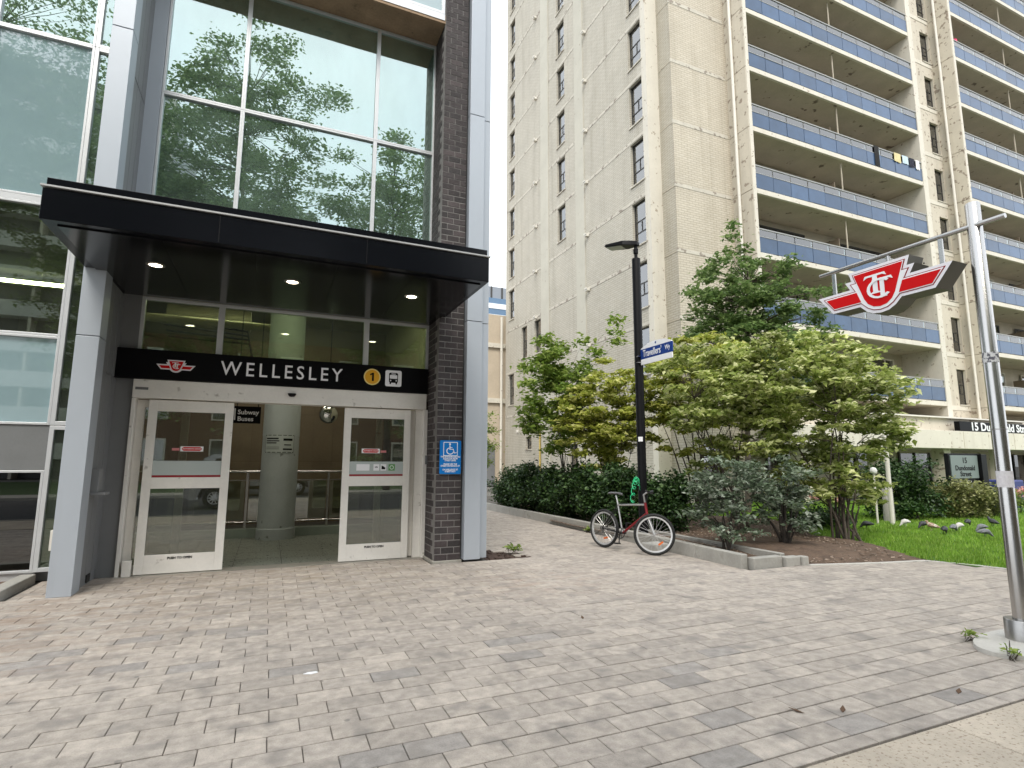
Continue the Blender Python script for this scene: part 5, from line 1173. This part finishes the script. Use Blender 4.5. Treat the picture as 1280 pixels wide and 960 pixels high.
tag(MB().tube([(14.75, 9.45, -.02), (14.75, 9.45, .85), (14.75, 9.45, .92)], [.13, .12, .06], 14).build('stone_bollard', CONC), 'short grey concrete bollard beside the white post', 'bollard')
gll = empty('globe_lamp', (13.9, 9.2, 0), 'small white globe lamp on a thin stalk among the dogwood leaves', 'lamp')
MB().tube([(13.9, 9.2, 0), (13.9, 9.2, 1.25)], .025, 8).build('stalk', PIPE, gll); MB().lathe([(.0001, 1.24), (.06, 1.26), (.085, 1.325), (.06, 1.39), (.0001, 1.41)], (13.9, 9.2, 0), 16).build('globe', mat('white globe', (.8, .8, .78), .4), gll)
tag(MB().box(23.3, 24.3, 10.8, 11.6, 0, .95).build('blue_box', mat('blue bin', (.02, .03, .16), .5), None, .05), 'dark blue bin standing behind the steel post', 'bin')
# pigeons
PG = {'g': mat('grey pigeon feathers', (.16, .165, .18), .7, var=.3, vscale=40), 'd': mat('dark pigeon feathers', (.035, .036, .042), .6, var=.3, vscale=40), 'w': mat('white pigeon feathers', (.55, .53, .50), .7, var=.08, vscale=30), 'b': mat('brown white pigeon feathers', (.36, .24, .18), .7, var=.3, vscale=25, spots=((.65, .6, .55), 22, .55, .05))}
def pigeon(x, y, az, kind, peck, label, sc=.70):
    d2 = np.array([cos(az), sin(az), 0]); z0 = .05; o = np.array([x, y, z0])
    if peck: pth = [(-.19, .105, .012), (-.15, .11, .030), (-.08, .12, .055), (0, .125, .070), (.06, .115, .064), (.10, .085, .042), (.125, .055, .030), (.145, .035, .028), (.165, .02, .02), (.185, .008, .006), (.20, .0, .002)]
    else: pth = [(-.19, .085, .012), (-.15, .095, .030), (-.08, .115, .055), (0, .135, .070), (.05, .15, .064), (.08, .185, .040), (.088, .215, .029), (.098, .24, .028), (.115, .245, .021), (.135, .24, .007), (.15, .237, .002)]
    m = MB(); m.tube([o+(d2*a+np.array([0, 0, 1])*z)*sc*1.15 for a, z, r_ in pth], [r_*sc*1.15 for *_, r_ in pth], 10)
    l2 = np.array([-d2[1], d2[0], 0])
    for s_ in (-1, 1):
        m.tube([o+l2*s_*.03*sc+np.array([0, 0, .08*sc]), o+l2*s_*.03*sc-np.array([0, 0, .01]), o+l2*s_*.03*sc+d2*.035*sc-np.array([0, 0, .012])], .006, 5)
        w0 = o+l2*s_*.058*sc+np.array([0, 0, .14*sc]); m.tube([w0+d2*.05*sc, w0-d2*.03*sc, w0-d2*.13*sc-np.array([0, 0, .02])], [.012, .026, .006], 6)
    tag(m.build('pigeon', PG[kind], sharp=False), label, 'pigeon', 'pigeons feeding on the lawn')
for a in ((13.9, 8.55, 2.9, 'w', 1, 'white pigeon at the lawn edge by the clipped yew'), (13.8, 8.1, 3.0, 'd', 1, 'dark pigeon with pale tail near the clipped yew'), (13.15, 7.3, .3, 'd', 1, 'dark pigeon pecking beside a brown and white one'), (13.5, 7.75, 2.2, 'b', 0, 'brown and white pigeon amid the flock'),
          (13.75, 7.45, .1, 'g', 1, 'grey pigeon tail to tail with the dark pecking one'), (14.25, 7.6, 3.1, 'w', 1, 'white pigeon pecking in the open grass'), (15.35, 8.0, .2, 'd', 1, 'dark pigeon alone beyond the white pecking one'), (14.4, 7.25, 2.8, 'g', 1, 'plump grey pigeon right of the white pecking one'),
          (13.4, 6.7, -.6, 'g', 1, 'grey green pigeon foremost on the open lawn'), (15.85, 7.75, 1.4, 'd', 0, 'dark pigeon standing upright near the steel post'), (12.6, 8.6, 2.4, 'd', 1, 'dark pigeon by the stems of the pale dogwood')): pigeon(*a)
# litter
tag(MB().prism([(-.05, 0), (-.02, .02), (.04, .018), (.05, -.008), (.0, -.022)], (.37, 4.42, .004), (1, 0, 0), (0, 1, 0), (0, 0, 1), .003).build('paper_scrap', WHITE), 'white scrap of paper lying on the pavers', 'litter')
LFB = mat('dry leaf', (.10, .055, .03), .9)
for x, y, a, lab in ((3.33, 2.52, .6, 'dry brown leaf on the pavers near the tan sidewalk'), (3.05, 2.62, 2.0, 'curled dry leaf on the pavers by the sidewalk edge'), (4.3, 2.40, .4, 'dark dry leaf on the sidewalk joint by the steel post'), (2.9, 4.9, 1.2, 'dry brown leaf in the middle of the plaza')):
    c_, s_ = cos(a), sin(a); tag(MB().prism([(-.045, 0), (-.01, .016), (.04, .004), (.045, 0), (.0, -.014)], (x, y, .007), (c_, s_, .1), (-s_, c_, .1), (0, 0, 1), .002).build('dry_leaf', LFB), lab, 'leaf')

# ================================================================ ACROSS THE STREET (seen mirrored in the station glass)
LOC = leafmat('honey locust leaf', (.12, .17, .065), (.20, .275, .11), (.30, .38, .17), .5)
for i, (x, y, ctr, rad, nl, lab) in enumerate(((-1.6, -10.6, (-2.0, -10.6, 13.6), (4.6, 3.2, 9.8), 30000, 'tallest locust tree across the street facing the station doors'), (5.6, -10.8, (5.4, -10.8, 11.2), (4.2, 3.2, 8.4), 27000, 'locust tree across the street facing the brick pier'), (-6.4, -11.0, (-6.2, -11.0, 11.6), (3.4, 3.0, 8.2), 22000, 'narrow locust tree across the street facing the slanted column'), (14.5, -12.4, (14.5, -12.4, 9.0), (4.5, 3.5, 5.0), 9000, 'low locust tree across the street facing the lawn'), (-12.4, -11.8, (-12.2, -11.8, 17.2), (4.8, 3.5, 6.2), 16000, 'broad locust tree across the street facing the left facade'))):
    plant('street_tree', lab, 'tree', (x, y, 0), ctr, rad, 260, int(nl*1.45), .185, .70, LOC, 120+i, nstem=1, srad=.2, flat=.35, inner=.2, lump=.4, tiltv=.4, twig=.3)
ab = empty('balcony_block', (-22, -42, 0), 'pale slab apartment block with white balcony bands across the street', 'building')
MB().box(-36, -10, -54, -40, 0, 36).build('wall', mat('dark glazed wall', (.10, .10, .10), .4, var=.2, vscale=.8), ab)
MB().box(-40, -36, -54, -39, 0, 37).build('stair_tower', mat('brown brick stair', (.22, .15, .09), .8, var=.1), ab)
for k in range(12): MB().box(-36, -10, -40, -38.6, 1.6+k*2.9, 2.9+k*2.9).build('balcony_band', mat('white balcony band', (.62, .62, .60), .7), ab)
for k in range(4): MB().box(-36+k*8.6, -35.8+k*8.6, -40, -38.7, 0, 36).build('balcony_divider', TPALE, ab)
hb_ = empty('sky_screen_block', (10, -30, 0), 'brown brick block across the street, raised unseen to close sky in the door reflections', 'building')  # unseen block, widened and raised to hide bright sky in door reflections
MB().box(-9.5, 34, -40, -26, 0, 13.5).build('wall', mat('brown house brick', (.15, .085, .055), .85, var=.2), hb_); MB().box(-9.8, 34.3, -40.3, -25.7, 13.5, 14.1).build('cornice', CONC, hb_)
for k in range(10):
    for q in range(4): w_ = MB().box(-8+k*4.2, -6.4+k*4.2, -26.02, -25.94, 1.2+q*3.1, 3.0+q*3.1).build('window', PIPE, hb_); MB().box(-7.9+k*4.2, -6.5+k*4.2, -25.94, -25.92, 1.3+q*3.1, 2.9+q*3.1).build('pane', G_TOWER, w_)
# parked silver SUV
cx_, cy_ = -.1, -3.3
cr = empty('parked_car', (cx_, cy_, 0), 'silver sport utility car parked along the street opposite the station', 'car')
prof = [(-2.25, .42), (-2.3, .75), (-2.22, 1.02), (-2.05, 1.15), (-1.75, 1.62), (-1.5, 1.70), (.2, 1.70), (.55, 1.60), (1.15, 1.12), (1.95, .98), (2.25, .80), (2.3, .45), (2.1, .30), (1.85, .30), (1.78, .52), (1.62, .68), (1.40, .74), (1.18, .68), (1.02, .52), (.95, .30), (-.95, .30), (-1.02, .52), (-1.18, .68), (-1.40, .74), (-1.62, .68), (-1.78, .52), (-1.85, .30), (-2.1, .30)]
vs = []; npf = len(prof)
def wid(z): return .90 if z < 1.05 else .90-(z-1.05)*.32
for lev in (-1, 1): vs += [(cx_+a, cy_+lev*wid(b), b) for a, b in prof]
m = MB(); tr_ = [tuple(t) for t in geometry.tessellate_polygon([[Vector((a, b, 0)) for a, b in prof]])]
m.add(vs, [t for t in tr_]+[tuple(npf+i for i in t[::-1]) for t in tr_]+[(i, (i+1) % npf, npf+(i+1) % npf, npf+i) for i in range(npf)])
CARP = mat('silver car paint', (.50, .51, .53), .25, .6); bod = m.build('body', CARP, cr, .03)
for s_ in (-1, 1):
    gm = MB(); k = s_*1.0
    P_ = lambda a, b: (cx_+a, cy_+k*(wid(b)+.006), b)
    for q in ([(-1.62, 1.18), (-1.42, 1.58), (-.65, 1.60), (-.65, 1.14)], [(-.58, 1.14), (-.58, 1.60), (.15, 1.59), (.45, 1.50), (.85, 1.12)]): gm.add([P_(*w_) for w_ in q], [tuple(range(len(q)))])
    gm.build('side_window', mat('dark car glass', (.02, .022, .025), .08), cr)
    cl_ = MB()
    for wx in (-1.40, 1.40): cl_.tube([(cx_+wx+.44*cos(a), cy_+s_*.915, .34+.44*sin(a)) for a in np.linspace(0, pi, 9)], .03, 6)
    cl_.build('wheel_arch', BLKPOST, cr); MB().box(cx_-.95, cx_+.95, cy_+s_*.90-.02, cy_+s_*.90+.02, .28, .42).build('sill_trim', BLKPOST, cr)
    hl = MB().box(cx_-2.24, cx_-2.0, cy_+s_*.62, cy_+s_*.905, .95, 1.12).build('tail_lamp', mat('red tail lamp', (.4, .01, .01), .2), cr, .02)
    MB().box(cx_+2.0, cx_+2.27, cy_+s_*.6, cy_+s_*.90, .72, .88).build('headlamp', mat('clear headlamp', (.7, .7, .7), .1), cr, .02)
for wx in (-1.40, 1.40):
    for s_ in (-1, 1):
        c_ = (cx_+wx, cy_+s_*.80, .33)
        w_ = MB().torus(c_, (1, 0, 0), (0, 0, 1), .25, .095, 28, 10).build('wheel', TYRE, cr); rm_ = MB(); yy = cy_+s_*.86
        for q in range(10): a = 2*pi*q/10; rm_.tube([(c_[0], yy, .33), (c_[0]+.19*cos(a), yy, .33+.19*sin(a))], [.03, .016], 6)
        rm_.torus((c_[0], yy, .33), (1, 0, 0), (0, 0, 1), .19, .018, 24, 6); rm_.build('rim', RIM, w_)
bw2 = MB(); bw2.add([(cx_-1.79, cy_-.62, 1.60), (cx_-1.79, cy_+.62, 1.60), (cx_-2.04, cy_+.74, 1.2), (cx_-2.04, cy_-.74, 1.2)], [(0, 1, 2, 3)]); bw2.build('rear_window', mat('dark car glass', (.02,)*3), cr)
